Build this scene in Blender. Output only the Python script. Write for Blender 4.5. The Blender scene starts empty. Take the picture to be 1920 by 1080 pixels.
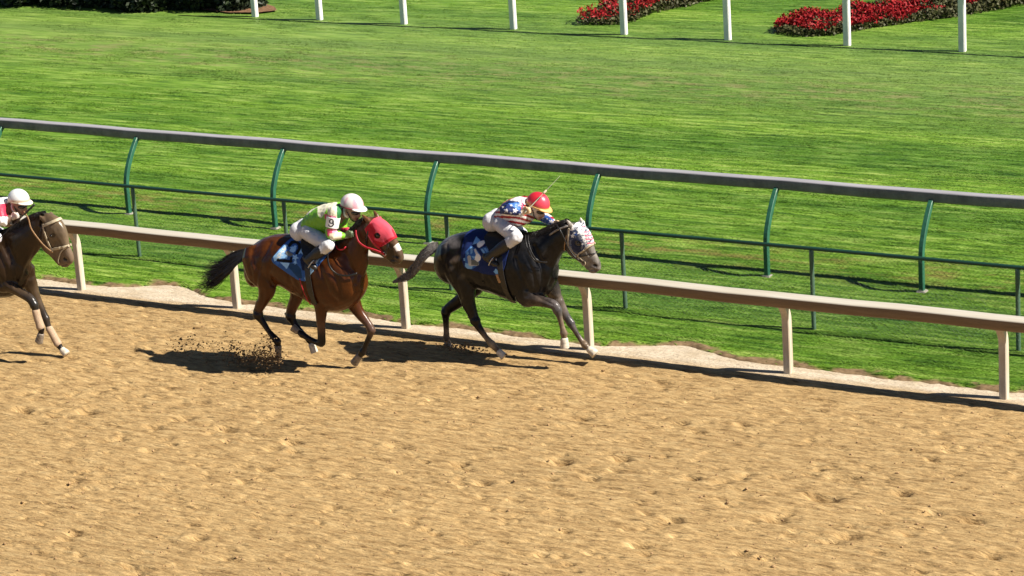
import bpy, bmesh, math, random
import numpy as np
from mathutils import Vector, Matrix, noise as mnoise
random.seed(7); rng = np.random.default_rng(7)
scene = bpy.context.scene

# ------------------------------------------------------------------ camera
F_PX, PITCH, YAW, ROLL, CAM_D, CAM_H = 5000.0, 0.28257, -0.55755, -0.06644, 24.459, 9.0
_d = np.array([math.sin(YAW)*math.cos(PITCH), math.cos(YAW)*math.cos(PITCH), -math.sin(PITCH)])
_r = np.array([math.cos(YAW), -math.sin(YAW), 0.0]); _u = np.cross(_r, _d)
_r2 = _r*math.cos(ROLL)+_u*math.sin(ROLL); _u2 = -_r*math.sin(ROLL)+_u*math.cos(ROLL)
_o = np.array([0.0, -CAM_D, CAM_H])
cam_data = bpy.data.cameras.new('camera'); cam = bpy.data.objects.new('camera', cam_data)
scene.collection.objects.link(cam)
cam.matrix_world = Matrix(((_r2[0], _u2[0], -_d[0], _o[0]), (_r2[1], _u2[1], -_d[1], _o[1]),
                           (_r2[2], _u2[2], -_d[2], _o[2]), (0, 0, 0, 1)))
cam_data.sensor_width = 36.0; cam_data.lens = F_PX/1920*36.0
cam_data.clip_start = 0.5; cam_data.clip_end = 2000
scene.camera = cam

# ------------------------------------------------------------------ light
SUN = Vector((1.0, 0.16, 1.0)).normalized()          # towards the sun
elev = math.asin(SUN.z); azim = math.atan2(SUN.x, SUN.y)
world = bpy.data.worlds.new('World'); scene.world = world; world.use_nodes = True
wn = world.node_tree; bg = wn.nodes['Background']
sky = wn.nodes.new('ShaderNodeTexSky'); sky.sky_type = 'NISHITA'; sky.sun_disc = False
sky.air_density = .5; sky.dust_density = .1; sky.ozone_density = .6; sky.sun_elevation = elev; sky.sun_rotation = azim
wn.links.new(sky.outputs[0], bg.inputs[0]); bg.inputs[1].default_value = 0.05
sd = bpy.data.lights.new('sun', 'SUN'); sd.energy = 5.0; sd.angle = math.radians(0.6); sd.color = (1.0, 0.94, 0.84)
so = bpy.data.objects.new('sun', sd); scene.collection.objects.link(so)
so.rotation_euler = SUN.to_track_quat('Z', 'Y').to_euler()
vs = scene.view_settings; vs.view_transform = 'Standard'; vs.look = 'None'; vs.gamma = 1; vs.exposure = 0.99

# ------------------------------------------------------------------ helpers
def W(px, py, Y):
    "a point of the photograph, on the vertical plane at depth Y"
    v = _d+(px-960)/F_PX*_r2-(py-540)/F_PX*_u2
    return Vector(_o+v*((Y+CAM_D)/v[1]))
def GP(px, py, z=0.0):
    v = _d+(px-960)/F_PX*_r2-(py-540)/F_PX*_u2
    return Vector(_o+v*((z-CAM_H)/v[2]))
def PX(P, Y=None):
    P = np.array(P, float)
    if Y is not None: P = P.copy(); P[:, 1] = Y
    q = P-_o; z = q@_d
    return np.stack([960+F_PX*(q@_r2)/z, 540-F_PX*(q@_u2)/z], -1)

def link(o, parent=None):
    scene.collection.objects.link(o)
    if parent is not None:
        o.parent = parent
        o.matrix_parent_inverse = parent.matrix_basis.inverted()
    return o
def tag(o, label=None, cat=None, group=None, kind=None):
    if label: o['label'] = label
    if cat: o['category'] = cat
    if group: o['group'] = group
    if kind: o['kind'] = kind
    return o
def empty(name, loc):
    o = bpy.data.objects.new(name, None); o.location = loc; o.empty_display_size = 0.2
    return link(o)
def mesh_np(name, V, F, mat, parent=None, smooth=True, col=None):
    "V (n,3), F (m,k) all faces with k corners"
    V = np.asarray(V, np.float32); F = np.asarray(F, np.int32)
    me = bpy.data.meshes.new(name)
    me.vertices.add(len(V)); me.vertices.foreach_set('co', V.ravel())
    k = F.shape[1]; me.loops.add(F.size); me.loops.foreach_set('vertex_index', F.ravel())
    me.polygons.add(len(F)); me.polygons.foreach_set('loop_start', np.arange(0, F.size, k, dtype=np.int32))
    me.polygons.foreach_set('loop_total', np.full(len(F), k, np.int32))
    me.polygons.foreach_set('use_smooth', np.full(len(F), smooth, bool))
    if col is not None: set_col(me, col)
    me.update(); me.validate()
    if mat: me.materials.append(mat)
    o = bpy.data.objects.new(name, me); return link(o, parent)
def set_col(me, col):
    c = np.ones((len(me.vertices), 4), np.float32); c[:, :3] = col
    a = me.color_attributes.get('Col') or me.color_attributes.new('Col', 'FLOAT_COLOR', 'POINT')
    a.data.foreach_set('color', c.ravel())
def bm_obj(name, bm, mat, parent=None, smooth=True):
    me = bpy.data.meshes.new(name); bm.normal_update(); bm.to_mesh(me); bm.free()
    for p in me.polygons: p.use_smooth = smooth
    if mat: me.materials.append(mat)
    return link(bpy.data.objects.new(name, me), parent)

# --- numpy value noise
_tab = rng.random((256, 256))
def vnoise(x, y, s=0):
    x = np.asarray(x, float)+s*17.31; y = np.asarray(y, float)+s*7.77
    xi = np.floor(x).astype(int); yi = np.floor(y).astype(int); fx = x-xi; fy = y-yi
    fx = fx*fx*(3-2*fx); fy = fy*fy*(3-2*fy)
    a = _tab[xi % 256, yi % 256]; b = _tab[(xi+1) % 256, yi % 256]; c = _tab[xi % 256, (yi+1) % 256]; d = _tab[(xi+1) % 256, (yi+1) % 256]
    return (a*(1-fx)+b*fx)*(1-fy)+(c*(1-fx)+d*fx)*fy-0.5
def smooth01(t): t = np.clip(t, 0, 1); return t*t*(3-2*t)

# --- closed tube meshes gathered for a voxel union
class Parts:
    def __init__(s): s.V = []; s.F = []; s.n = 0; s.S = []      # S: samples (centre, radius, colour)
    def add_rings(s, rings, col=(1, 1, 1), cols=None, caps=True):
        m = len(rings[0]); base = s.n
        for i, r in enumerate(rings):
            s.V += [tuple(p) for p in r]
            c = sum((Vector(p) for p in r), Vector())/m
            rad = sum((Vector(p)-c).length for p in r)/m
            s.S.append((c, rad, cols[i] if cols else col))
        for i in range(len(rings)-1):
            for j in range(m):
                a = base+i*m+j; b = base+i*m+(j+1) % m
                s.F.append((a, b, b+m, a+m))
        s.n += m*len(rings)
        if caps:
            for ri, fl in ((0, True), (len(rings)-1, False)):
                c = sum((Vector(p) for p in rings[ri]), Vector())/m
                s.V.append(tuple(c)); ci = s.n; s.n += 1
                for j in range(m):
                    a = base+ri*m+j; b = base+ri*m+(j+1) % m
                    s.F.append((b, a, ci) if fl else (a, b, ci))
    def sections(s, secs, n=20, power=2.2, **k):
        "secs: (centre, half vector A, lateral half width)"
        secs = refine(secs)
        rings = []
        for c, A, b in secs:
            ring = []
            for j in range(n):
                t = 2*math.pi*j/n; ca, sa = math.cos(t), math.sin(t)
                e = 2.0/power
                ring.append(c+A*(math.copysign(abs(ca)**e, ca))+Vector((0, b*math.copysign(abs(sa)**e, sa), 0)))
            rings.append(ring)
        if 'cols' in k and k['cols']: k['cols'] = refine_c(k['cols'])
        s.add_rings(rings, **k)
    def tube(s, pts, rad, n=14, flat=None, col=(1, 1, 1), cols=None, sub=3):
        "pts vectors, rad list of radii; flat = list of lateral factors (along Y)"
        P, R = cat(pts, rad, sub); Fl = np.interp(np.linspace(0, 1, len(P)), np.linspace(0, 1, len(pts)), flat) if flat else [1]*len(P)
        C = None
        if cols:
            ca = np.array(cols); x = np.linspace(0, 1, len(pts)); C = [tuple(np.interp(t, x, ca[:, i]) for i in range(3)) for t in np.linspace(0, 1, len(P))]
        rings = []; up = Vector((0, 1, 0))
        for i, (p, r) in enumerate(zip(P, R)):
            t = (P[min(i+1, len(P)-1)]-P[max(i-1, 0)]).normalized()
            B = up-t*up.dot(t)
            if B.length < 0.1: B = Vector((1, 0, 0))-t*t.x
            B.normalize(); A = t.cross(B)
            rings.append([p+A*(r*math.cos(2*math.pi*j/n))+B*(r*Fl[i]*math.sin(2*math.pi*j/n)) for j in range(n)])
        # rounded ends
        t0 = (P[0]-P[1]).normalized(); t1 = (P[-1]-P[-2]).normalized()
        c0 = P[0]; c1 = P[-1]
        pre = [[c0+(q-c0)*0.6+t0*R[0]*0.7 for q in rings[0]]]; post = [[c1+(q-c1)*0.6+t1*R[-1]*0.7 for q in rings[-1]]]
        if C: C = [C[0]]+C+[C[-1]]
        s.add_rings(pre+rings+post, col=col, cols=C)
    def ball(s, c, r, col=(1, 1, 1), rot=None, n=14):
        r = Vector(r) if hasattr(r, '__len__') else Vector((r, r, r)); rings = []
        for i in range(1, n):
            ph = math.pi*i/n; ring = []
            for j in range(n+2):
                th = 2*math.pi*j/(n+2)
                q = Vector((r.x*math.sin(ph)*math.cos(th), r.y*math.sin(ph)*math.sin(th), r.z*math.cos(ph)))
                if rot: q.rotate(rot)
                ring.append(Vector(c)+q)
            rings.append(ring)
        s.add_rings(rings, col=col)
    def build(s, name, mat, parent=None, voxel=0.011, smooth=4, remesh=True, colfn=None, wrinkle=0.0, fac=0.5, disp=None):
        me = bpy.data.meshes.new(name); me.from_pydata(s.V, [], s.F); me.update()
        bm = bmesh.new(); bm.from_mesh(me); bmesh.ops.recalc_face_normals(bm, faces=bm.faces); bm.to_mesh(me); bm.free()
        if remesh:
            o = bpy.data.objects.new('tmp', me); scene.collection.objects.link(o)
            m = o.modifiers.new('r', 'REMESH'); m.mode = 'VOXEL'; m.voxel_size = voxel; m.adaptivity = 0
            m2 = o.modifiers.new('s', 'SMOOTH'); m2.factor = fac; m2.iterations = smooth
            dg = bpy.context.evaluated_depsgraph_get(); ev = o.evaluated_get(dg)
            me2 = bpy.data.meshes.new_from_object(ev); bpy.data.objects.remove(o); bpy.data.meshes.remove(me); me = me2; me.name = name
        me.materials.clear(); me.materials.append(mat)
        n = len(me.vertices); V = np.empty(n*3, np.float32); me.vertices.foreach_get('co', V); V = V.reshape(-1, 3)
        if disp:
            N = np.empty(n*3, np.float32); me.vertices.foreach_get('normal', N); N = N.reshape(-1, 3)
            V = V+N*disp(V)[:, None]; me.vertices.foreach_set('co', V.ravel().astype(np.float32)); me.update()
        if wrinkle:
            N = np.empty(n*3, np.float32); me.vertices.foreach_get('normal', N); N = N.reshape(-1, 3)
            d = np.array([mnoise.noise(Vector(v)*14)*0.6+mnoise.noise(Vector((v[0]*30, v[1]*30, v[2]*18)))*0.5 for v in V])
            V = V+N*(d*wrinkle)[:, None]; me.vertices.foreach_set('co', V.ravel().astype(np.float32))
        if s.S and colfn is not False:
            C = np.array([tuple(x[0]) for x in s.S]); R = np.array([x[1] for x in s.S]); K = np.array([x[2] for x in s.S], float)
            out = np.empty((n, 3))
            for a in range(0, n, 4000):
                D = np.linalg.norm(V[a:a+4000, None]-C[None], axis=2)/np.maximum(R, .02)[None]
                w = 1/(D**6+1e-6); w /= w.sum(1, keepdims=True); out[a:a+4000] = w@K
            if colfn: out = colfn(V, out)
            set_col(me, out)
        me.polygons.foreach_set('use_smooth', np.ones(len(me.polygons), bool)); me.update()
        me.name = name
        return link(bpy.data.objects.new(name, me), parent)

def refine(secs, k=3):
    out = []
    n = len(secs)
    for i in range(n-1):
        p = [secs[max(0, min(n-1, i+j))] for j in (-1, 0, 1, 2)]
        for q in range(k):
            t = q/k; out.append(tuple(cr(p[0][a], p[1][a], p[2][a], p[3][a], t) for a in range(3)))
    out.append(secs[-1]); return out
def refine_c(cols, k=3):
    out = []
    for i in range(len(cols)-1):
        for q in range(k): out.append(tuple(cols[i][a]*(1-q/k)+cols[i+1][a]*q/k for a in range(3)))
    out.append(cols[-1]); return out
def cr(a, b, c, d, t): return (b*2+(c-a)*t+(a*2-b*5+c*4-d)*t*t+(b*3-a-c*3+d)*t*t*t)*0.5
def cat(P, R, k=3):
    P = [Vector(p) for p in P]; n = len(P); oP = []; oR = []
    for i in range(n-1):
        q = [max(0, min(n-1, i+j)) for j in (-1, 0, 1, 2)]
        for s in range(k):
            t = s/k; oP.append(cr(P[q[0]], P[q[1]], P[q[2]], P[q[3]], t)); oR.append(max(.002, R[i]*(1-t)+R[i+1]*t))
    oP.append(P[-1]); oR.append(R[-1]); return oP, oR
def curve_pts(pts, k=5): return cat(pts, [0.01]*len(pts), k)[0]

def strands(name, curves, rad, mat, parent=None, n=3):
    "thin tapered hairs or straps; curves: list of point lists; rad: root radius or list"
    V = []; F = []
    for ci, P in enumerate(curves):
        r0 = rad[ci] if hasattr(rad, '__len__') else rad; m = len(P); b = len(V)
        for i, p in enumerate(P):
            t = (P[min(i+1, m-1)]-P[max(i-1, 0)]).normalized()
            A = t.orthogonal().normalized(); B = t.cross(A); r = r0*(1-0.85*(i/(m-1))**1.5)
            for j in range(n): V.append(p+A*(r*math.cos(2*math.pi*j/n))+B*(r*math.sin(2*math.pi*j/n)))
        for i in range(m-1):
            for j in range(n):
                a = b+i*n+j; c = b+i*n+(j+1) % n; F.append((a, c, c+n, a+n))
    return mesh_np(name, np.array([tuple(v) for v in V]), np.array(F), mat, parent)
def strap(name, pts, r, mat, parent=None, flat=1.0, k=5, n=8):
    p = Parts(); p.tube(pts, [r]*len(pts), n=n, flat=[flat]*len(pts), sub=k)
    return p.build(name, mat, parent, remesh=False, colfn=False)
def box(bm, lo, hi, bev=0.0):
    r = bmesh.ops.create_cube(bm, size=1.0); vs_ = r['verts']
    for v in vs_: v.co = Vector([lo[i]+(v.co[i]+.5)*(hi[i]-lo[i]) for i in range(3)])
    if bev: bmesh.ops.bevel(bm, geom=list({e for v in vs_ for e in v.link_edges}), offset=bev, segments=2, affect='EDGES')

def clip_patch(src, poly, off, thick, name, mat, parent, colfn=None, sub=0, extra=None, ylim=None):
    "a sheet lying on the body: the part of its surface inside a convex side-view outline (X,Z), lifted off the skin"
    bm = bmesh.new(); bm.from_mesh(src.data)
    c = sum((Vector((p.x, 0, p.z)) for p in poly), Vector())/len(poly)
    planes = []
    for i in range(len(poly)):
        a = poly[i]; b = poly[(i+1) % len(poly)]; e = Vector((b.x-a.x, 0, b.z-a.z))
        if e.length < 1e-5: continue
        nrm = Vector((e.z, 0, -e.x)).normalized(); pa = Vector((a.x, 0, a.z))
        if nrm.dot(c-pa) > 0: nrm = -nrm
        planes.append((pa, nrm))
    planes += extra or []
    xs = [p.x for p in poly]; zs = [p.z for p in poly]
    kill = [v for v in bm.verts if v.co.x < min(xs)-.05 or v.co.x > max(xs)+.05 or v.co.z < min(zs)-.05 or v.co.z > max(zs)+.05]
    bmesh.ops.delete(bm, geom=kill, context='VERTS')
    for pa, nrm in planes:
        bmesh.ops.bisect_plane(bm, geom=bm.verts[:]+bm.edges[:]+bm.faces[:], plane_co=pa, plane_no=nrm, clear_outer=True)
    if sub: bmesh.ops.subdivide_edges(bm, edges=bm.edges[:], cuts=sub, use_grid_fill=True)
    bm.normal_update()
    for v, nn in [(v, v.normal.copy()) for v in bm.verts]: v.co += nn*off
    me = bpy.data.meshes.new(name); bm.to_mesh(me); bm.free()
    if colfn and len(me.vertices):
        V = np.empty(len(me.vertices)*3, np.float32); me.vertices.foreach_get('co', V); set_col(me, colfn(V.reshape(-1, 3)))
    for p in me.polygons: p.use_smooth = True
    me.materials.append(mat); o = link(bpy.data.objects.new(name, me), parent)
    s = o.modifiers.new('thick', 'SOLIDIFY'); s.thickness = thick; s.offset = 1
    return o
def in_poly(P, poly):
    x, y = P[:, 0], P[:, 1]; r = np.zeros(len(P), bool); n = len(poly)
    for i in range(n):
        x1, y1 = poly[i]; x2, y2 = poly[(i+1) % n]
        if y1 == y2: continue
        c = ((y1 > y) != (y2 > y)) & (x < (x2-x1)*(y-y1)/(y2-y1)+x1); r ^= c
    return r
def line_d(P, pl):
    d = np.full(len(P), 1e9)
    for a, b in zip(pl[:-1], pl[1:]):
        a = np.array(a, float); b = np.array(b, float); e = b-a; t = np.clip(((P-a)@e)/(e@e), 0, 1)
        d = np.minimum(d, np.linalg.norm(P-a-t[:, None]*e, axis=1))
    return d
def near_line(P, pl, w): return line_d(P, pl) < w/2
def mir(V, yc):
    V = np.array(V, float); V[:, 1] = yc-np.abs(V[:, 1]-yc); return V
def star(cx, cy, r, rot=0.0, inner=0.42):
    return [(cx+(r if i % 2 == 0 else r*inner)*math.sin(rot+i*math.pi/5), cy-(r if i % 2 == 0 else r*inner)*math.cos(rot+i*math.pi/5)) for i in range(10)]

# ------------------------------------------------------------------ materials
class NT:
    def __init__(s, name):
        s.m = bpy.data.materials.new(name); s.m.use_nodes = True; s.t = s.m.node_tree; s.b = s.t.nodes['Principled BSDF']
    def n(s, typ, **k):
        q = s.t.nodes.new(typ)
        for a, v in k.items(): setattr(q, a, v)
        return q
    def l(s, a, b): s.t.links.new(a, b)
    def coord(s, scale):
        tc = s.n('ShaderNodeTexCoord'); mp = s.n('ShaderNodeMapping'); mp.inputs['Scale'].default_value = scale
        s.l(tc.outputs['Object'], mp.inputs['Vector']); return mp.outputs[0]
    def noise(s, scale, sc=1.0, detail=4, rough=.6):
        q = s.n('ShaderNodeTexNoise'); q.inputs['Scale'].default_value = sc; q.inputs['Detail'].default_value = detail; q.inputs['Roughness'].default_value = rough
        s.l(s.coord(scale), q.inputs['Vector']); return q.outputs['Fac']
    def ramp(s, fac, stops):
        q = s.n('ShaderNodeValToRGB'); el = q.color_ramp.elements
        while len(el) < len(stops): el.new(0.5)
        for e, (p, c) in zip(el, stops): e.position = p; e.color = (*c, 1) if len(c) == 3 else c
        s.l(fac, q.inputs[0]); return q.outputs[0]
    def mix(s, fac, a, b, typ='MIX'):
        q = s.n('ShaderNodeMix', data_type='RGBA', blend_type=typ)
        for v, i in ((fac, 0), (a, 6), (b, 7)):
            if isinstance(v, (int, float)): q.inputs[i].default_value = v
            elif isinstance(v, tuple): q.inputs[i].default_value = (*v, 1)
            else: s.l(v, q.inputs[i])
        return q.outputs[2]
    def bump(s, h, strength=.3, dist=.01):
        q = s.n('ShaderNodeBump'); q.inputs['Strength'].default_value = strength; q.inputs['Distance'].default_value = dist
        s.l(h, q.inputs['Height']); s.l(q.outputs[0], s.b.inputs['Normal'])
    def base(s, c, rough=.6, spec=.4):
        if isinstance(c, tuple): s.b.inputs['Base Color'].default_value = (*c, 1)
        else: s.l(c, s.b.inputs['Base Color'])
        s.b.inputs['Roughness'].default_value = rough; s.b.inputs['Specular IOR Level'].default_value = spec
        return s.m
def plain(name, c, rough=.5, spec=.4, var=.25, nsc=30, bump=.1):
    t = NT(name); nz = t.noise((1, 1, 1), nsc)
    c2 = tuple(x*(1-var) for x in c); c3 = tuple(min(1, x*(1+var)) for x in c)
    col = t.ramp(nz, [(.3, c2), (.7, c3)])
    if bump: t.bump(nz, bump, .004)
    return t.base(col, rough, spec)
def vcmat(name, rough=.5, spec=.4, var=.3, nscale=(9, 9, 9), bump=.15, bscale=(60, 60, 60), bdist=.004):
    t = NT(name); a = t.n('ShaderNodeVertexColor', layer_name='Col')
    nz = t.noise(nscale, 1.0, 5); g = t.ramp(nz, [(.3, (1-var,)*3), (.72, (1+var,)*3)])
    col = t.mix(1.0, a.outputs['Color'], g, 'MULTIPLY')
    if bump: t.bump(t.noise(bscale, 1.0, 3), bump, bdist)
    return t.base(col, rough, spec)

M_coat = vcmat('horse_coat', rough=.29, spec=.27, var=.4, nscale=(7, 7, 5), bump=.35, bscale=(10, 10, 5), bdist=.02)
M_grey = vcmat('dappled_coat', rough=.28, spec=.22, var=.6, nscale=(13, 13, 11), bump=.35, bscale=(11, 11, 5), bdist=.02)
M_hair_dark = plain('black_horsehair', (.012, .010, .009), .45, .5, .4, 60)
M_hair_grey = plain('grey_horsehair', (.20, .18, .16), .5, .4, .6, 40)
M_hoof = plain('hoof_horn', (.20, .16, .12), .5, .4, .5, 40)
M_hoof_pale = plain('pale_hoof_horn', (.55, .48, .38), .5, .4, .3, 40)
M_leather = plain('black_leather', (.012, .011, .011), .4, .5, .4, 50)
M_tan = plain('tan_leather', (.35, .2, .09), .5, .4, .3, 50)
M_cream = plain('pale_webbing', (.45, .37, .25), .6, .3, .15, 50)
M_redtack = plain('red_webbing', (.42, .015, .03), .5, .4, .2, 50)
M_cloth = vcmat('printed_cloth', rough=.75, spec=.2, var=.12, bump=.2)
M_silk = vcmat('racing_silk', rough=.45, spec=.45, var=.08, nscale=(20, 20, 20), bump=.5, bscale=(22, 22, 14), bdist=.015)
M_pants = vcmat('white_breeches', rough=.6, spec=.3, var=.06, bump=.4, bscale=(26, 26, 16), bdist=.012)
M_helmet = vcmat('helmet_cover', rough=.35, spec=.5, var=.05, bump=.05)
M_skin = vcmat('skin', rough=.5, spec=.4, var=.1, bump=.1)
M_eye = plain('dark_eye', (.01, .007, .005), .1, .7, .1, 10, 0)
M_goggle = plain('smoked_goggle', (.02, .018, .02), .12, .7, .1, 10, 0)
M_steel = plain('stirrup_steel', (.45, .45, .45), .3, .6, .2, 40); M_steel.node_tree.nodes['Principled BSDF'].inputs['Metallic'].default_value = .8
M_wrap = plain('cream_leg_wrap', (.38, .27, .18), .8, .2, .2, 60)

# ------------------------------------------------------------------ the setting
XF = np.concatenate([np.linspace(-90, -26, 40)[:-1], np.arange(-26, -4.5, .022), np.linspace(-4.5, 60, 40)[1:]])
YD = np.concatenate([np.linspace(-60, -9.2, 30)[:-1], np.arange(-9.2, .75, .022)])
def edge_y(x):
    x = np.asarray(x, float)
    e = .13+.06*vnoise(x*.7, x*0+3)+.05*vnoise(x*2.6, x*0+9)+.03*vnoise(x*9, x*0+5)+.02*vnoise(x*25, x*0+7)
    for cx, wd, h in ((-20.55, .65, .33), (-13.35, .6, .30), (-17.6, .5, .08)): e = e+h*np.exp(-((x-cx)/wd)**2*1.4)
    return e
def dirt_z(X, Y):
    z = .004*vnoise(X*2.1, Y*9, 1)+.012*vnoise(X*4.6, Y*19, 2)+.013*vnoise(X*9.5+Y*1.3, Y*31, 3)+.005*vnoise(X*27, Y*40, 4)
    z = z-.018*smooth01((vnoise(X*4.3, Y*13, 8)+vnoise(X*9, Y*24, 9)*.5-.25)/.15)
    z = z+.02*vnoise(X*.5, Y*.9, 5)
    fade = smooth01((-.05-Y)/.3)*.85+.15
    return z*fade
XX, YY = np.meshgrid(XF, YD, indexing='ij'); ZZ = dirt_z(XX, YY)
pits = []
for q in range(150):
    px = random.uniform(-40, 1960); py = random.uniform(700, 1085) if q % 3 else random.gauss(900, 70)
    if py < 640+px*.09: continue
    g = GP(px, py); pits.append((g.x, g.y, random.choice((.025, .03, .04, .05)), random.uniform(.035, .065)))
for q in range(160):
    g = GP(random.uniform(-10, 1400), random.uniform(590, 760))
    if g.y < -.6: pits.append((g.x, g.y, random.uniform(.03, .06), random.uniform(.012, .035)))
for px, py, r, d in ((1052, 864, .07, .07), (1106, 896, .06, .06), (1165, 860, .06, .06), (1298, 897, .05, .06), (1543, 933, .08, .09), (1262, 975, .06, .06), (1458, 973, .08, .06),
                     (1822, 974, .07, .07), (1690, 925, .05, .05), (425, 803, .07, .07), (548, 828, .07, .07), (510, 840, .06, .05), (550, 845, .05, .05), (496, 880, .05, .05), (163, 770, .07, .07),
                     (345, 783, .07, .04), (372, 1008, .05, .05), (1197, 1022, .06, .06), (1590, 1005, .07, .06), (42, 768, .06, .06), (1276, 793, .05, .05), (1390, 797, .05, .05), (1090, 785, .07, .04), (285, 799, .05, .05),
                     (243, 1062, .05, .05), (862, 870, .06, .05), (905, 905, .06, .05), (742, 835, .06, .05), (1560, 1015, .06, .05), (1750, 960, .06, .05), (1860, 1040, .06, .05)):
    g = GP(px, py); pits.append((g.x, g.y, r, d*1.7))
for gx, gy, r, d in pits:
    i0, i1 = np.searchsorted(XF, [gx-4*r, gx+4*r]); j0, j1 = np.searchsorted(YD, [gy-4*r, gy+4*r])
    if i1-i0 < 2 or j1-j0 < 2: continue
    x = (XX[i0:i1, j0:j1]-gx)/(r*1.6); y = (YY[i0:i1, j0:j1]-gy)/r; rr = x*x+y*y+.5*vnoise(x*2+gx*9, y*2, 6)
    ZZ[i0:i1, j0:j1] += -d*np.exp(-rr*1.3)+d*.08*np.exp(-((x+1.6)**2*1.6+y*y*.9))
M_ = NT('track_dirt')
cs = M_.noise((3.2, 13, 1), 1.0, 8, .72); cf = M_.noise((14, 55, 20), 1.0, 4, .6); big = M_.noise((.25, .5, 1), 1.0, 3)
c1 = M_.ramp(cs, [(.32, (.130, .076, .029)), (.43, (.295, .188, .080)), (.56, (.392, .262, .117)), (.72, (.47, .335, .165))])
c2 = M_.mix(.5, c1, M_.ramp(cf, [(.3, (.34, .34, .34)), (.62, (.62, .62, .62))]), 'OVERLAY')
c2 = M_.mix(.75, c2, M_.ramp(M_.noise((5.5, 27, 1), 1.0, 5, .65), [(.32, (.14, .14, .14)), (.43, (.46, .46, .46)), (.54, (.55, .55, .55)), (.70, (.68, .68, .68))]), 'OVERLAY')
c3 = M_.mix(.35, c2, M_.ramp(big, [(.3, (.42, .42, .42)), (.7, (.58, .58, .58))]), 'OVERLAY')
sx = M_.n('ShaderNodeTexCoord'); sp = M_.n('ShaderNodeSeparateXYZ'); M_.l(sx.outputs['Object'], sp.inputs[0])
w1 = M_.noise((.8, 3, 1), 1.0, 5); ad = M_.n('ShaderNodeMath', operation='MULTIPLY_ADD'); M_.l(w1, ad.inputs[0]); ad.inputs[1].default_value = .35; M_.l(sp.outputs[1], ad.inputs[2])
mr = M_.n('ShaderNodeMapRange'); M_.l(ad.outputs[0], mr.inputs[0]); mr.inputs[1].default_value = -.02; mr.inputs[2].default_value = .20
pale = M_.ramp(M_.noise((3, 8, 1), 1.0, 6), [(.3, (.42, .33, .22)), (.7, (.60, .51, .39))])
c4 = M_.mix(mr.outputs[0], c3, pale)
hb = M_.mix(.35, M_.noise((7, 30, 8), 1.0, 5, .62), cf); M_.bump(hb, 1.0, .05); M_dirt = M_.base(c4, .9, .15)
ni, nj = XX.shape; idx = np.arange(ni*nj).reshape(ni, nj)
F = np.stack([idx[:-1, :-1], idx[1:, :-1], idx[1:, 1:], idx[:-1, 1:]], -1).reshape(-1, 4)
tag(mesh_np('dirt_track', np.stack([XX, YY, ZZ], -1).reshape(-1, 3), F, M_dirt), kind='structure')

def grass_mat(name, blade):
    t = NT(name)
    s1 = t.noise((1.0, 10, 1), 1.0, 7, .64); s2 = t.noise((.035, .9, 1), 1.0, 4, .6); s3 = t.noise((2.2, 20, 1), 1.0, 5, .6); worn = t.noise((1.4, 4.5, 1), 1.0, 6, .7)
    k = .74 if blade else .66
    def g(*c): return tuple(x*k for x in c)
    a = t.ramp(s1, [(.32, g(.034, .105, .006)), (.50, g(.145, .292, .020)), (.68, g(.35, .48, .11))])
    b = t.mix(.6, a, t.ramp(s3, [(.32, (.32, .32, .32)), (.66, (.68, .68, .68))]), 'OVERLAY')
    c = t.mix(.7, b, t.ramp(s2, [(.40, (.27, .33, .24)), (.60, (.68, .62, .62))]), 'OVERLAY')
    # worn straw-coloured band across the middle of the turf course
    tc = t.n('ShaderNodeTexCoord'); sp = t.n('ShaderNodeSeparateXYZ'); t.l(tc.outputs['Object'], sp.inputs[0])
    def band(c0, w):
        m = t.n('ShaderNodeMath', operation='SUBTRACT'); t.l(sp.outputs[1], m.inputs[0]); m.inputs[1].default_value = c0
        ab = t.n('ShaderNodeMath', operation='ABSOLUTE'); t.l(m.outputs[0], ab.inputs[0])
        r = t.n('ShaderNodeMapRange'); t.l(ab.outputs[0], r.inputs[0]); r.inputs[1].default_value = w; r.inputs[2].default_value = 0; return r.outputs[0]
    wf = t.ramp(worn, [(.50, (0, 0, 0)), (.60, (1, 1, 1))])
    def mul(x, y):
        m = t.n('ShaderNodeMath', operation='MULTIPLY'); t.l(x, m.inputs[0])
        (t.l(y, m.inputs[1]) if not isinstance(y, float) else setattr(m.inputs[1], 'default_value', y)); return m.outputs[0]
    d = t.mix(mul(mul(wf, band(12.7, 1.6)), .8), c, g(.34, .29, .12))
    e = t.mix(mul(mul(wf, band(3.9, .9)), .75), d, g(.30, .24, .07))
    f = t.mix(mul(band(2.2, 1.3), .35), e, g(.08, .16, .045))
    f = t.mix(mul(band(14.2, 4.5), .40), f, g(.25, .34, .11))  # far turf paled in its colour for soft grazing highlights
    if not blade: t.bump(s3, .6, .03)
    t.base(f, .6, .25)
    if blade:
        tr = t.n('ShaderNodeBsdfTranslucent'); t.l(f, tr.inputs[0]); ms = t.n('ShaderNodeMixShader'); ms.inputs[0].default_value = .35
        out = t.t.nodes['Material Output']; t.l(t.b.outputs[0], ms.inputs[1]); t.l(tr.outputs[0], ms.inputs[2]); t.l(ms.outputs[0], out.inputs[0])
    return t
gm = grass_mat('turf', False); M_blade = grass_mat('grass_blades', True).m
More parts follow.
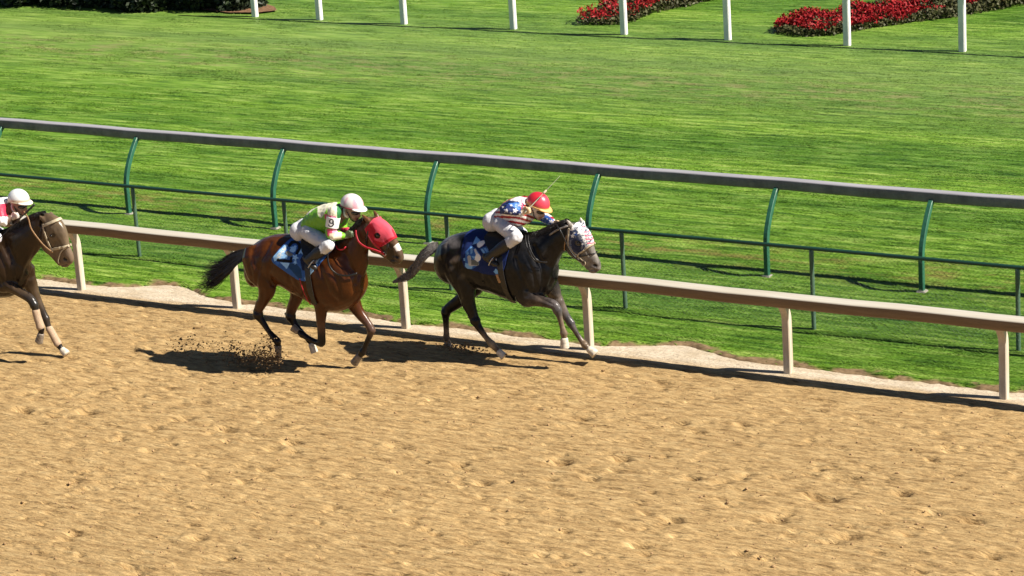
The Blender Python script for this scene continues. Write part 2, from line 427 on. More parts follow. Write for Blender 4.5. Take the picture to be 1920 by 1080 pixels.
# torn brown soil along the edge of the turf
at = gm.n('ShaderNodeVertexColor', layer_name='Col'); fcol = gm.b.inputs['Base Color'].links[0].from_socket
soil = gm.ramp(gm.noise((12, 20, 10), 1.0, 5), [(.3, (.08, .05, .022)), (.7, (.26, .175, .095))])
gm.l(gm.mix(at.outputs['Color'], fcol, soil), gm.b.inputs['Base Color']); M_turf = gm.m
XL = np.concatenate([np.linspace(-90, -27, 30)[:-1], np.arange(-27, -5, .03), np.linspace(-5, 60, 30)[1:]])
UL = np.concatenate([[0, .012, .03, .05, .07, .09, .12, .15, .19, .24], np.arange(.3, 5, .06), np.arange(5, 22, .15), np.linspace(22, 80, 12)])
XX, UU = np.meshgrid(XL, UL, indexing='ij'); YY = edge_y(XX)+UU*(1-.0*UU)
lip = smooth01(UU/.13); ZZ = -.03+.060*lip+.018*vnoise(XX*1.6, YY*4, 11)*lip+.012*vnoise(XX*6, YY*10, 12)*smooth01(UU/.05)+.10*smooth01((UU-.6)/3)*0
sv = 1-smooth01((UU+.20*vnoise(XX*3.2, YY*8, 13)+.14*vnoise(XX*11, YY*14, 14)-.08)/.09)
def turf_z(x, y):
    u = y-edge_y(x); l_ = smooth01(u/.13); return -.03+.060*l_+.018*vnoise(x*1.6, y*4, 11)*l_+.012*vnoise(x*6, y*10, 12)*smooth01(u/.05)
ni, nj = XX.shape; idx = np.arange(ni*nj).reshape(ni, nj)
F = np.stack([idx[:-1, :-1], idx[1:, :-1], idx[1:, 1:], idx[:-1, 1:]], -1).reshape(-1, 4)
tag(mesh_np('lawn', np.stack([XX, YY, ZZ], -1).reshape(-1, 3), F, M_turf, col=np.repeat(sv.reshape(-1, 1), 3, 1)), kind='structure')
tag(mesh_np('ground', [(-900, -900, -.3), (900, -900, -.3), (900, 900, -.3), (-900, 900, -.3)], [(0, 1, 2, 3)], plain('far_ground', (.10, .16, .04), .9, .1, .3, 1)), kind='structure')

def blades(name, n, sampler, h0, h1, wd, mat, lean=.5, zf=turf_z):
    x, y = sampler(n); z = zf(x, y)-.004
    cl = .75+.9*(vnoise(x*1.3, y*7, 21)+vnoise(x*4, y*16, 22)*.7)
    h = rng.uniform(h0, h1, len(x))*np.clip(cl, .6, 1.25)
    a = rng.uniform(0, 2*np.pi, len(x)); la = rng.uniform(0, 2*np.pi, len(x))+0; L = rng.uniform(.1, lean, len(x))*h*1.4
    dx, dy = np.cos(a)*wd*.3, (.5+.5*np.abs(np.sin(a)))*wd; b = np.stack([x, y, z], -1)
    Lx = np.where(rng.random(len(x)) < .5, 1, -1)*rng.uniform(.02, .075, len(x)); t = b+np.stack([Lx, np.sin(la)*.008, h], -1)
    V = np.stack([b+np.stack([dx, dy, dx*0], -1), b-np.stack([dx, dy, dx*0], -1), t], 1).reshape(-1, 3)
    return mesh_np(name, V, np.arange(len(V)).reshape(-1, 3), mat, smooth=False)
def samp_view(n):
    px = rng.uniform(-60, 1980, n*2); py = rng.uniform(-60, 780, n*2)
    v = _d[None]+((px-960)/F_PX)[:, None]*_r2[None]-((py-540)/F_PX)[:, None]*_u2[None]
    t = (0-CAM_H)/v[:, 2]; P = _o[None]+v*t[:, None]; x, y = P[:, 0], P[:, 1]
    bare = .20*vnoise(x*3.2, y*8, 13)+.14*vnoise(x*11, y*14, 14)
    k = (y-edge_y(x)+bare > .125)
    return x[k][:n], y[k][:n]
def samp_wide(n):   # the same turf a little beyond the frame on every side
    x = rng.uniform(-44, -2, n); y = rng.uniform(.2, 24, n); k = y-edge_y(x) > .07; return x[k], y[k]
def samp_both(n):
    a = samp_view(int(n*.8)); b = samp_wide(int(n*.2)); return np.concatenate([a[0], b[0]]), np.concatenate([a[1], b[1]])
tag(blades('turf_grass', 620000, samp_both, .010, .026, .010, M_blade, 1.5), 'short streaky green grass covering the turf course', 'grass', kind='stuff')

# clods on the racing surface
def clods(name, pts, mat):
    ico = bmesh.new(); bmesh.ops.create_icosphere(ico, subdivisions=1, radius=1); iv = np.array([v.co[:] for v in ico.verts]); fi = np.array([[v.index for v in f.verts] for f in ico.faces]); ico.free()
    V = []; F = []
    for i, (p, r) in enumerate(pts):
        j = iv*(1+rng.uniform(-.35, .35, (len(iv), 1)))*r*np.array([random.uniform(.8, 1.5), random.uniform(.7, 1.2), random.uniform(.6, 1)]); V.append(j+np.array(p)); F.append(fi+i*len(iv))
    return mesh_np(name, np.concatenate(V), np.concatenate(F), mat, smooth=False)
M_clod = plain('loose_dirt', (.30, .19, .095), .95, .1, .4, 50)
pts = []
for q in range(1700):
    g = GP(random.uniform(-30, 1950), random.uniform(600, 1090))
    if g.y < -.15: pts.append(((g.x, g.y, float(dirt_z(np.array(g.x), np.array(g.y)))+.001), random.choice((.004, .006, .008, .011, .016))))
tag(clods('dirt_clods', pts, M_clod), 'small loose clods scattered over the sandy racetrack', 'dirt', kind='stuff')
M_fly = plain('flying_dirt', (.17, .112, .058), .95, .1, .4, 50)
pts = []
def burst(cx, cy, sx_, sy_, n, rmax, Y0=-1.85):
    for q in range(n):
        p = W(random.gauss(cx, sx_), random.gauss(cy, sy_), Y0+random.gauss(0, .10))
        if p.z > .01: pts.append((p, rmax*random.random()**2.2+.0025))
burst(345, 645, 22, 9, 130, .012); burst(385, 652, 30, 9, 90, .009); burst(432, 655, 12, 12, 150, .011); burst(490, 668, 14, 12, 700, .007); burst(478, 672, 22, 8, 500, .0045); burst(500, 655, 12, 18, 200, .012); burst(460, 675, 25, 8, 260, .012); burst(518, 672, 8, 8, 160, .012)
tag(clods('flying_dirt', pts, M_fly), 'dark dirt thrown up behind the bay horse in the red hood', 'dirt', kind='stuff')
pts = []
burst(862, 650, 16, 4, 130, .014, -.62); burst(835, 645, 22, 4, 60, .012, -.62); burst(900, 660, 25, 4, 60, .012, -.68)
tag(clods('thrown_dirt', pts, M_fly), 'low spray of dark dirt around the grey horse rear hooves', 'dirt', kind='stuff')

# ------------------------------------------------------------------ rails and fences
def weathered(name, top, dirty, amt, rough=.5, stretch=(1.2, 14, 14)):
    t = NT(name); nz = t.noise(stretch, 1.0, 7, .7); f = t.ramp(nz, [(.38-amt*.25, (0, 0, 0)), (.72-amt*.2, (1, 1, 1))])
    col = t.mix(f, top, dirty); t.bump(nz, .15, .004); return t.base(col, rough, .4)
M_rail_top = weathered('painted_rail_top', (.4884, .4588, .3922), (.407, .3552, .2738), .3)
M_rail_face = weathered('shaded_muddy_rail_face', (.222, .1517, .0888), (.1406, .0888, .0481), .5)  # shade and brown bounce put into the face colour, along with splashed mud
M_post = weathered('painted_post', (.5624, .5106, .4218), (.4292, .3404, .2368), .25, stretch=(20, 20, 3))
M_grail_top = weathered('grey_rail_top', (.3404, .3256, .3478), (.2516, .2442, .259), .3)
M_grail = weathered('shaded_grey_rail_face', (.222, .2109, .222), (.0962, .0925, .1036), .35, stretch=(4, 14, 3))  # face colour darkened against the top to carry its shade
M_green = weathered('green_post_paint', (.030, .135, .080), (.018, .075, .045), .3, .4, (20, 20, 5))
M_dullgreen = weathered('dull_green_post', (.08, .14, .09), (.055, .10, .065), .3, .5, (20, 20, 5))
M_dgreen = weathered('dark_green_pipe', (.0148, .0555, .037), (.0111, .037, .0259), .3, .35)
M_white = weathered('white_post_paint', (.80, .79, .76), (.66, .64, .60), .2, .45, (20, 20, 4))
M_conc = plain('pale_concrete', (.30, .28, .24), .9, .2, .2, 20)

def rail_profile(name, x0, x1, y0, y1, z0, z1, mtop, mface, parent):
    "long rail with a rounded top and a small drip lip; near and far edges eased"
    r = .022; prof = [(y0+.012, z0), (y0, z0+.02), (y0, z1-r)]
    for k in range(1, 5): a = math.pi/2*k/4; prof.append((y0+r-r*math.cos(a), z1-r+r*math.sin(a)))
    prof += [((y0+y1)/2, z1+.004), (y1-r, z1), (y1, z1-r), (y1, z0+.02), (y1-.012, z0), ((y0+y1)/2, z0+.012)]
    xs = np.arange(x0, x1, .5); V = []; F = []; n = len(prof)
    for x in xs:
        w = .004*math.sin(x*1.7)+.003*math.sin(x*4.1)
        V += [(x, a, b+w) for a, b in prof]
    for i in range(len(xs)-1):
        for j in range(n): a = i*n+j; b = i*n+(j+1) % n; F.append((a, a+n, b+n, b))
    o = mesh_np(name, V, F, mtop, parent)
    o.data.materials.append(mface)
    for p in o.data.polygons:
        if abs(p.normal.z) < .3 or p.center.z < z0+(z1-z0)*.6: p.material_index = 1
    return o
def bent_post(name, x, path, wx, wy, mat, parent):
    "square-section post following a bent (Y,Z) path, bevelled"
    V = []; F = []; pts_ = [Vector((x, a, b)) for a, b in path]; pts_ = curve_pts(pts_, 3)
    b_ = .22
    sq = [(-1, -1+b_), (-1, 1-b_), (-1+b_, 1), (1-b_, 1), (1, 1-b_), (1, -1+b_), (1-b_, -1), (-1+b_, -1)]; n = 8
    for i, p in enumerate(pts_):
        t = (pts_[min(i+1, len(pts_)-1)]-pts_[max(0, i-1)]).normalized(); nn = Vector((1, 0, 0)).cross(t)
        V += [tuple(p+Vector((a*wx/2, 0, 0))+nn*(c*wy/2)) for a, c in sq]
    for i in range(len(pts_)-1):
        for j in range(n): a = i*n+j; c = i*n+(j+1) % n; F.append((a, c, c+n, a+n))
    return mesh_np(name, V, F, mat, parent, smooth=False)

# front rail along the dirt
fr = tag(empty('rail_fence', (-14, 0, 0)), 'pale low running rail on bent posts between the dirt track and the grass', 'fence')
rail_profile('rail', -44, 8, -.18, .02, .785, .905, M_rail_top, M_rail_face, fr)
for i in range(-6, 11):
    x = -21.619+2.436*i+.01*math.sin(i*5)
    bent_post('post', x, [(.03, -.1), (.03, .3), (.03, .56), (.015, .66), (-.03, .74), (-.065, .788)], .085, .085, M_post, fr)
    bm = bmesh.new(); box(bm, (x-.055, -.13, .766), (x+.055, .01, .7835), .004); bm_obj('bracket', bm, M_post, fr, False)
# back rail: grey on green posts leaning away from the camera
br = tag(empty('rail_fence', (-14, 3.2, 0)), 'taller grey running rail on curved green posts along the turf course', 'fence')
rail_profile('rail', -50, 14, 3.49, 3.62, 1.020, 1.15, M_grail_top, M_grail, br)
xs_ = [W(a, b, 3.56).x for a, b in ((8, 238), (262, 262), (537, 288), (825, 312), (1127, 337), (1460, 366), (1750, 388))]
xs_ = [xs_[0]-2.45*k for k in range(9, 0, -1)]+xs_+[xs_[-1]+2.45*k for k in range(1, 8)]
for x in xs_:
    bent_post('post', x, [(3.17, -.1), (3.17, .25), (3.175, .45), (3.22, .62), (3.33, .82), (3.46, .99), (3.53, 1.045)], .058, .065, M_green, br)
    bm = bmesh.new(); box(bm, (x-.06, 3.11, .02), (x+.06, 3.23, .05), .012); bm_obj('footing', bm, M_conc, br, False)
# low pipe fence with wire mesh
tf = tag(empty('mesh_fence', (-14, 1.45, 0)), 'thin dark green pipe fence with fine wire mesh standing between the two rails', 'fence')
p_ = Parts(); p_.tube([Vector((-48, 1.45, .965)), Vector((-20, 1.45, .965)), Vector((12, 1.45, .965))], [.023]*3, n=10); p_.build('top_pipe', M_dgreen, tf, remesh=False, colfn=False)
for i in range(-6, 13):
    x = -21.82+2.4*i
    p_ = Parts(); p_.tube([Vector((x, 1.45, -.05)), Vector((x, 1.45, .5)), Vector((x, 1.45, .94))], [.026]*3, n=12)
    p_.build('post', M_dullgreen, tf, remesh=False, colfn=False)
V = []; F = []
def wire(a, b, r=.0008):
    t = (b-a).normalized(); A = t.orthogonal().normalized(); B = t.cross(A); n0 = len(V)
    for p in (a, b):
        for j in range(3): V.append(tuple(p+A*(r*math.cos(j*2.094))+B*(r*math.sin(j*2.094))))
    for j in range(3): F.append((n0+j, n0+(j+1) % 3, n0+3+(j+1) % 3, n0+3+j))
sp_ = .055
for i in range(int(48/sp_)):
    x = -42+i*sp_; wire(Vector((x, 1.425, .05)), Vector((x+.90, 1.425, .95))); wire(Vector((x+.90, 1.421, .05)), Vector((x, 1.421, .95)))
mesh_np('wire_mesh', V, F, M_dgreen, tf)
# far white rail: only its posts stand in the picture
wf_ = tag(empty('rail_fence', (-24, 16.2, 0)), 'white posts of the far rail beyond the turf course', 'fence')
wx_ = [-30.71, -29.2, -27.29, -24.92, -22.64, -20.6, -18.36, -16.3]; wx_ = wx_+[-13.9, -11.5, -9.2, -6.9]
for x in wx_:
    bm = bmesh.new(); box(bm, (x-.055, 16.1, -.05), (x+.055, 16.2, 1.32), .012); bm_obj('post', bm, M_white, wf_, False)
rail_profile('rail', -31, -2, 16.11, 16.19, 1.32, 1.44, M_white, M_white, wf_)

# ------------------------------------------------------------------ shrubs and flower beds
def leaves(name, centers, size, mat, parent, tilt=1.0):
    n = len(centers); c = np.array(centers); a = rng.normal(size=(n, 3)); a /= np.linalg.norm(a, axis=1, keepdims=True); b = np.cross(a, rng.normal(size=(n, 3))); b /= np.linalg.norm(b, axis=1, keepdims=True)
    s = size*rng.uniform(.6, 1.4, (n, 1)); V = np.stack([c-a*s, c+b*s*.5, c+a*s, c-b*s*.5], 1).reshape(-1, 3)
    return mesh_np(name, V, np.arange(len(V)).reshape(-1, 4), mat, parent, smooth=False)
M_leaf = plain('shrub_leaf', (.018, .028, .010), .55, .3, .5, 6)
M_leaf2 = plain('bed_foliage', (.060, .060, .020), .6, .3, .6, 8)
M_petal = plain('red_petals', (.24, .008, .010), .6, .2, .6, 25)
M_bark = plain('shrub_bark', (.10, .06, .04), .9, .1, .4, 20)
M_mulch = plain('brown_mulch', (.16, .09, .05), .95, .1, .5, 25)
def shrub(px, py, rad, hgt, label, dens=11000):
    g = GP(px, py); r_ = tag(empty('shrub', g), label, 'shrub', 'dark shrubs beyond the turf course'); C = []
    for q in range(26):
        a = random.uniform(0, 6.283); d = rad*.75*math.sqrt(random.random()); cc = np.array([g.x+math.cos(a)*d, g.y+math.sin(a)*d*.8, hgt*random.choice((.12, .15, .35, .6, .85))]); rr = rad*random.uniform(.26, .42)
        v = rng.normal(size=(dens//26, 3)); v /= np.linalg.norm(v, axis=1, keepdims=True); C.append(cc+v*rr*rng.uniform(.5, 1.05, (len(v), 1)))
    C = np.concatenate(C); C = C[C[:, 2] > .02]
    leaves('foliage', C, .055, M_leaf, r_)
    st = [curve_pts([Vector((g.x+random.uniform(-.1, .1), g.y+random.uniform(-.1, .1), -.02)), Vector((g.x+rad*.4*math.cos(k), g.y+rad*.4*math.sin(k), hgt*.35)), Vector((g.x+rad*.7*math.cos(k+.4), g.y+rad*.6*math.sin(k+.4), hgt*.75))], 4) for k in np.arange(0, 6.28, .7)]
    strands('stem', st, .03, M_bark, r_, n=6)
sl = ['dark shrub at the left corner behind the turf', 'dark shrub second from the left corner behind the turf', 'dense dark shrub third along the row behind the turf', 'dark shrub standing third from the first white post', 'dark loose shrub second from the first white post', 'small brown-tinged shrub nearest the first white post']
for (a, b, r0, h0), l_ in zip(((-20, 0, 1.15, 1.5), (90, 5, 1.1, 1.4), (190, 9, 1.1, 1.5), (285, 14, 1.0, 1.3), (365, 16, .85, 1.2), (445, 18, .6, .95)), sl): shrub(a, b-1, r0, h0, l_)
bm = bmesh.new(); rim = [GP(a, b) for a, b in ((380, 24), (430, 29), (485, 29), (520, 25), (515, 18), (490, 10), (450, -10), (400, -10), (370, 5))]
bm.faces.new([bm.verts.new((p.x, p.y, .062)) for p in rim]); tag(bm_obj('mulch', bm, M_mulch), kind='structure')

def bed(poly, label, nflow, nleaf):
    P = [GP(a, b, .1) for a, b in poly]; c = sum(P, Vector())/len(P); r_ = tag(empty('flower_bed', (c.x, c.y, 0)), label, 'flower bed', 'red flower beds on the far lawn')
    xy = [(p.x, p.y) for p in P]; xs = [p[0] for p in xy]; ys = [p[1] for p in xy]
    def samp(n):
        q = np.stack([rng.uniform(min(xs), max(xs), n*6), rng.uniform(min(ys), max(ys), n*6)], -1); return q[in_poly(q, xy)][:n]
    q = samp(nleaf); mound = .14+.10*vnoise(q[:, 0]*3, q[:, 1]*3, 31)*2
    tag(leaves('foliage', np.stack([q[:, 0], q[:, 1], .04+np.clip(mound, .05, .22)*rng.uniform(.05, 1, len(q))], -1), .038, M_leaf2, r_), kind='stuff')
    q = samp(nflow*2); keep = vnoise(q[:, 0]*2.3, q[:, 1]*2.3, 33)+rng.uniform(-.3, .3, len(q)) > .06; q = q[keep]
    hh = .12+.10*vnoise(q[:, 0]*3, q[:, 1]*3, 31)*2+.06
    tag(leaves('blossoms', np.stack([q[:, 0], q[:, 1], .05+np.clip(hh, .08, .24)+rng.uniform(-.06, .05, len(q))], -1), .030, M_petal, r_), kind='stuff')
bed([(1080, 40), (1100, 27), (1130, 14), (1160, -4), (1200, -40), (1460, -60), (1390, -20), (1300, 4), (1240, 16), (1175, 39), (1120, 41)], 'red flower bed between the fifth and sixth white posts, smaller and nearer the middle', 6500, 12000)
bed([(1450, 55), (1468, 42), (1530, 30), (1600, 17), (1700, 6), (1800, -12), (1990, -50), (2080, -40), (1940, -2), (1900, 8), (1800, 25), (1650, 44), (1560, 60), (1500, 63)], 'long red flower bed behind the rightmost two white posts', 12000, 20000)
#__HORSES__
# ------------------------------------------------------------------ horses
def sec(a, b, Y, w):
    "section from two outline points (top/front first)"
    A = W(a[0], a[1], Y); B = W(b[0], b[1], Y); return ((A+B)/2, (A-B)/2, w)
R_ = 1/163.0     # metres per picture pixel at the horses

def horse(label, yc, torso, neck, head, legs, col, ears, tail, dock, eye, nostril, coat, hairmat, hooves, grooves=(), gsh=None, shift=None, colfn=None, mane_n=150, group=None):
    sh = shift or Vector((0, 0, 0))
    def P(a, b, off=0.0): return W(a, b, yc+off)+sh
    def S(secs): return [(c+sh, A, w) for c, A, w in secs]
    c0 = P(*torso[len(torso)//2][0]); root = tag(empty('racehorse', (c0.x, yc+sh.y, 0)), label, 'horse', group)
    p = Parts()
    p.sections(S([sec(a, b, yc, w) for a, b, w in torso]), n=26, power=2.15, col=col['body'])
    p.sections(S([sec(a, b, yc, w) for a, b, w in neck]), n=20, power=2.0, cols=[col['body']]*(len(neck)))
    hc = col['head']
    p.sections(S([sec(a, b, yc, w*.92) for a, b, w in head]), n=18, power=2.5, cols=[hc[min(i, len(hc)-1)] for i in range(len(head))])
    for L in legs:
        off = L['off']; js = [P(x, y, off*k) for x, y, k, r in L['j']]; rr = [r*R_ for x, y, k, r in L['j']]
        p.tube(js, rr, n=14, flat=L.get('flat', [1.25]+[1]+[.8]*(len(js)-2)), cols=L['c'], sub=4)
        for q_ in L.get('kn', []):
            x, y, k, r = L['j'][q_]; c_ = L['c'][q_]; p.ball(P(x, y, off*k), (r*R_*1.13, r*R_*.98, r*R_*1.1), col=c_, n=10)
        for bx, by, br_ in L.get('pt', []): p.tube([P(L['j'][L['kn'][0]][0], L['j'][L['kn'][0]][1], off), P(bx, by, off)], [br_*R_*1.5, br_*R_], n=8, flat=[.7, .6], col=L['c'][-2])
        for bx, by, bo, br_, bz in L.get('bulge', []): p.ball(P(bx, by, off*bo), (br_*R_, .07, bz*R_), col=L['c'][0])
    # ears
    for (bx, by), (tx, ty), off in ears:
        b = P(bx, by, off); t = P(tx, ty, off*1.15); p.tube([b-(t-b)*.2, b*.6+t*.4, b*.25+t*.75, t], [.022, .030, .021, .006], n=10, flat=[1, .7, .6, .6], col=col['ear'])
    # cheek and brow
    ex, ey = eye; 
    for s in (-1, 1):
        e_ = P(ex, ey, -.05); e_.y = yc+sh.y+s*.062; p.ball(e_, (.034, .028, .028), col=hc[1])
    mz = col.get('muzzle', (.02, .016, .014)); npx = nostril
    def cf(V, out):
        dn = np.linalg.norm((PX(mir(V-np.array(sh), yc))-[npx[0]+.5, npx[1]])@np.array([[.8, -.6], [.6, .8]])*[.62, 1.0]*R_, axis=1)
        out = out.copy(); m = dn; de_ = np.linalg.norm((PX(mir(V-np.array(sh), yc))-[ex, ey])*[1, 1.15], axis=1); out[de_ < 5] *= .3; out[m < .016] = (.006, .004, .004)
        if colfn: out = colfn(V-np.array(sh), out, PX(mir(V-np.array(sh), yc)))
        return np.clip(out, 0, 1)
    def dsp(V):
        Q = PX(mir(V, yc)); d = np.zeros(len(V))
        for pl, w, dep in grooves:
            pl = [(a+(gsh[0] if gsh is not None and a > 300 else 0), b+(gsh[1] if gsh is not None and a > 300 else 0)) for a, b in pl]
            d -= dep*np.exp(-(line_d(Q, pl)/w)**2)
        d += .007*vnoise(V[:, 0]*11+V[:, 2]*5, V[:, 2]*6+V[:, 1]*5, 61)
        return d*smooth01((V[:, 2]-.45)/.3)
    body = p.build('body', coat, root, voxel=.0105, smooth=4, colfn=cf, disp=dsp)
    for s in (-1, 1):
        q = Parts(); e_ = P(ex, ey, -.05); e_.y = yc+sh.y+s*.087; q.ball(e_, (.018, .012, .015)); q.build('eye', M_eye, root, remesh=False, colfn=False)
    # hooves
    for L, hm in zip(legs, hooves):
        (ax, ay), (bx, by), ra, rb = L['hoof']; off = L['off']*L['j'][-1][2]
        a = P(ax, ay, off); b = P(bx, by, off); t = (b-a).normalized(); q = Parts(); Bv = Vector((0, 1, 0)); Bv = (Bv-t*Bv.dot(t)).normalized(); Av = t.cross(Bv); rings = []
        for k, rr in ((-.12, .7), (0, 1), (.3, 1.08), (.7, 1.2), (.95, 1.28), (1.0, 1.15)):
            r = ra*(1-max(k, 0))+rb*max(k, 0); r = r*R_*(1 if k >= 0 else .8); c = a+(b-a)*k
            rings.append([c+Av*(r*math.cos(2*math.pi*j/16))+Bv*(r*.9*math.sin(2*math.pi*j/16)) for j in range(16)])
        q.add_rings(rings); q.build('hoof', hm, root, remesh=False, colfn=False)
    # mane: short strands along the crest, most of them falling to the near side
    crest = [P(a[0], a[1]) for a, b, w in neck[0:]] + [P(head[0][0][0], head[0][0][1])]; crest = curve_pts(crest, 8); st = []
    for q in range(mane_n*4):
        t = random.random(); i = min(int(t*(len(crest)-1)), len(crest)-2); b = crest[i].lerp(crest[i+1], random.random()); s = random.choice((-1, -1, 1)); ln = random.uniform(.05, .13)
        b = b+Vector((0, s*random.uniform(0, .022), -.012)); d = (crest[i+1]-crest[i]).normalized()
        st.append([b, b+Vector((-.01, s*.02, .022))-d*ln*.3, b+Vector((0, s*.045, -.01))-d*ln*.75, b+Vector((0, s*.06, -.05*random.uniform(.4, 1.3)))-d*ln*1.05])
    strands('mane', st, .0055, hairmat, root)
    # tail
    st = []; base = [P(x, y) for x, y, w in tail]
    for q in range(620):
        a = random.uniform(0, 6.283); d = math.sqrt(random.random()); e = random.uniform(.55, 1.0); w_ = random.uniform(-.3, .3)
        pl = []
        for i, (bp, (x, y, w)) in enumerate(zip(base, tail)):
            if i/(len(tail)-1) > e+.12: break
            r = w*R_*d; pl.append(bp+Vector((math.cos(a+w_*i*.3)*r*.5, math.sin(a)*r*.7+random.uniform(-.03, .03)*r*i, math.sin(a+w_*i*.5)*r+random.uniform(-.06, .06)*r*i)))
        if len(pl) > 2: st.append(curve_pts(pl, 4))
    strands('tail', st, .0055, col.get('tailmat', hairmat), root)
    return root, body, P

BAY = (.062, .0180, .0036); BLK = (.007, .005, .005)
# --- bay horse in the red hood
YB = -1.6
def bay_col(V, out, px):
    out[in_poly(px, [(742, 458), (748, 455), (752, 469), (744, 471), (738, 462)])] = (.75, .68, .62)
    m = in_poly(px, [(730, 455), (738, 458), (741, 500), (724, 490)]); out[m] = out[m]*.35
    return out
legs_b = [
 dict(off=-.16, j=[(478, 480, .75, 26), (487, 512, 1.0, 27), (500, 537, 1, 20), (494, 560, 1, 12.5), (486, 577, 1, 9.5), (484, 590, 1, 9.5), (493, 604, 1, 6.6), (504, 621, 1, 5.0), (515, 634, 1, 6.6), (520, 640, 1, 7), (522, 650, 1, 5)],
      c=[BAY]*4+[(.07, .03, .015)]+[BLK]*6, flat=[.9, .75, .7, .8, .75, .7, .8, .9, .95, .9, .9], kn=[5, 9], pt=[(476, 583, 3.5)], hoof=((522, 650), (521, 674), 6.5, 6.5)),
 dict(off=.14, j=[(540, 500, .6, 20), (556, 532, 1, 19), (556, 556, 1, 13), (548, 576, 1, 10.5), (545, 593, 1, 9.5), (556, 612, 1, 6.4), (570, 628, 1, 5.4), (580, 637, 1, 6.5), (584, 645, 1, 5)],
      c=[BAY]*2+[(.08, .03, .015)]*2+[BLK]*5, flat=[.9, .8, .8, .75, .7, .8, .9, .9, .9], kn=[4, 7], pt=[(535, 588, 3.5)], hoof=((584, 645), (590, 661), 6.5, 7.5)),
 dict(off=-.15, j=[(612, 535, .9, 22), (603, 560, 1, 16), (602, 585, 1, 11.5), (602, 610, 1, 8.2), (603, 630, 1, 7.6), (602, 642, 1, 8), (592, 641, 1, 5.6), (578, 634, 1, 5), (567, 627, 1, 6.5), (560, 622, 1, 5)],
      c=[BAY]*3+[(.10, .05, .03)]+[BLK]*6, flat=[.7, .8, .85, .85, .9, .9, .9, .9, .9, .9], kn=[5, 8], hoof=((559, 622), (549, 614), 6, 7.5)),
 dict(off=.15, j=[(655, 540, .9, 22), (661, 564, 1, 16.5), (674, 587, 1, 11), (689, 606, 1, 8), (696, 619, 1, 7.8), (693, 630, 1, 5.6), (685, 648, 1, 4.8), (680, 660, 1, 6.8), (674, 668, 1, 5)],
      c=[BAY]*3+[(.09, .05, .035)]*2+[BLK]*4, flat=[.7, .75, .8, .85, .9, .9, .9, .9, .9], kn=[4, 7], hoof=((674, 667), (664, 681), 6.5, 8)),
]
torso_b = [((464, 478), (466, 512), .07), ((472, 463), (472, 528), .16), ((484, 452), (484, 538), .225), ((503, 443), (503, 537), .26), ((530, 439), (530, 533), .27), ((560, 443), (560, 549), .285), ((590, 449), (590, 566), .285),
           ((615, 458), (614, 581), .27), ((640, 466), (640, 583), .245), ((662, 480), (662, 574), .205), ((677, 500), (677, 558), .14), ((683, 515), (683, 545), .08)]
neck_b = [((612, 462), (655, 565), .19), ((630, 456), (676, 533), .155), ((647, 443), (687, 505), .115), ((661, 430), (690, 483), .088), ((674, 415), (688, 468), .074), ((684, 409), (690, 461), .066)]
head_b = [((688, 407), (690, 455), .060), ((700, 407), (693, 467), .086), ((717, 414), (702, 474), .094), ((732, 427), (713, 477), .072), ((741, 444), (722, 484), .064), ((747, 457), (732, 491), .053), ((753, 470), (738, 496), .052), ((756, 482), (745, 496), .040), ((755, 488), (749, 495), .02)]
bay, bay_body, PB = horse('bay racehorse in a red blinker hood galloping in the middle of the track', YB, torso_b, neck_b, head_b, legs_b,
    dict(body=BAY, head=[(.06, .02, .007), (.07, .03, .012), (.08, .034, .013), (.09, .042, .02), (.11, .065, .035), (.10, .065, .04)], ear=(.16, .07, .03)),
    [((694, 417), (678, 402), -.05), ((710, 411), (700, 394), .05)],
    [(459, 478, 9), (448, 482, 12), (432, 494, 17), (418, 506, 20), (404, 515, 22), (393, 519, 25), (380, 520, 30)], None, (711, 440), (744, 482), M_coat, M_hair_dark, [M_hoof, M_hoof_pale, M_hoof, M_hoof], colfn=bay_col, group='racehorses galloping', grooves=[([(643, 470), (655, 492), (664, 520), (667, 545)], 4.5, .016), ([(598, 495), (607, 525), (616, 552), (630, 565)], 4.5, .014), ([(618, 500), (632, 530), (640, 556)], 3.5, .010), ([(634, 488), (648, 520)], 3, .009),
 ([(509, 492), (504, 515), (511, 535)], 4, .014), ([(506, 455), (490, 488), (480, 525), (479, 560)], 4, .014), ([(474, 470), (468, 500), (474, 532)], 3.5, .010), ([(553, 520), (566, 552)], 3, .006), ([(540, 515), (550, 545)], 3, .006),
 ([(690, 470), (677, 500), (668, 532)], 4, .012), ([(495, 545), (490, 575)], 3, .008), ([(605, 570), (604, 600)], 2.5, .006),
 ([(695, 456), (703, 466), (712, 466), (717, 457)], 2.2, .009), ([(722, 450), (733, 464)], 2, .007), ([(737, 476), (732, 486)], 2.5, .008), ([(731, 488), (741, 487), (748, 491)], 1.6, .012), ([(741, 480), (746, 482)], 2.6, .012)])

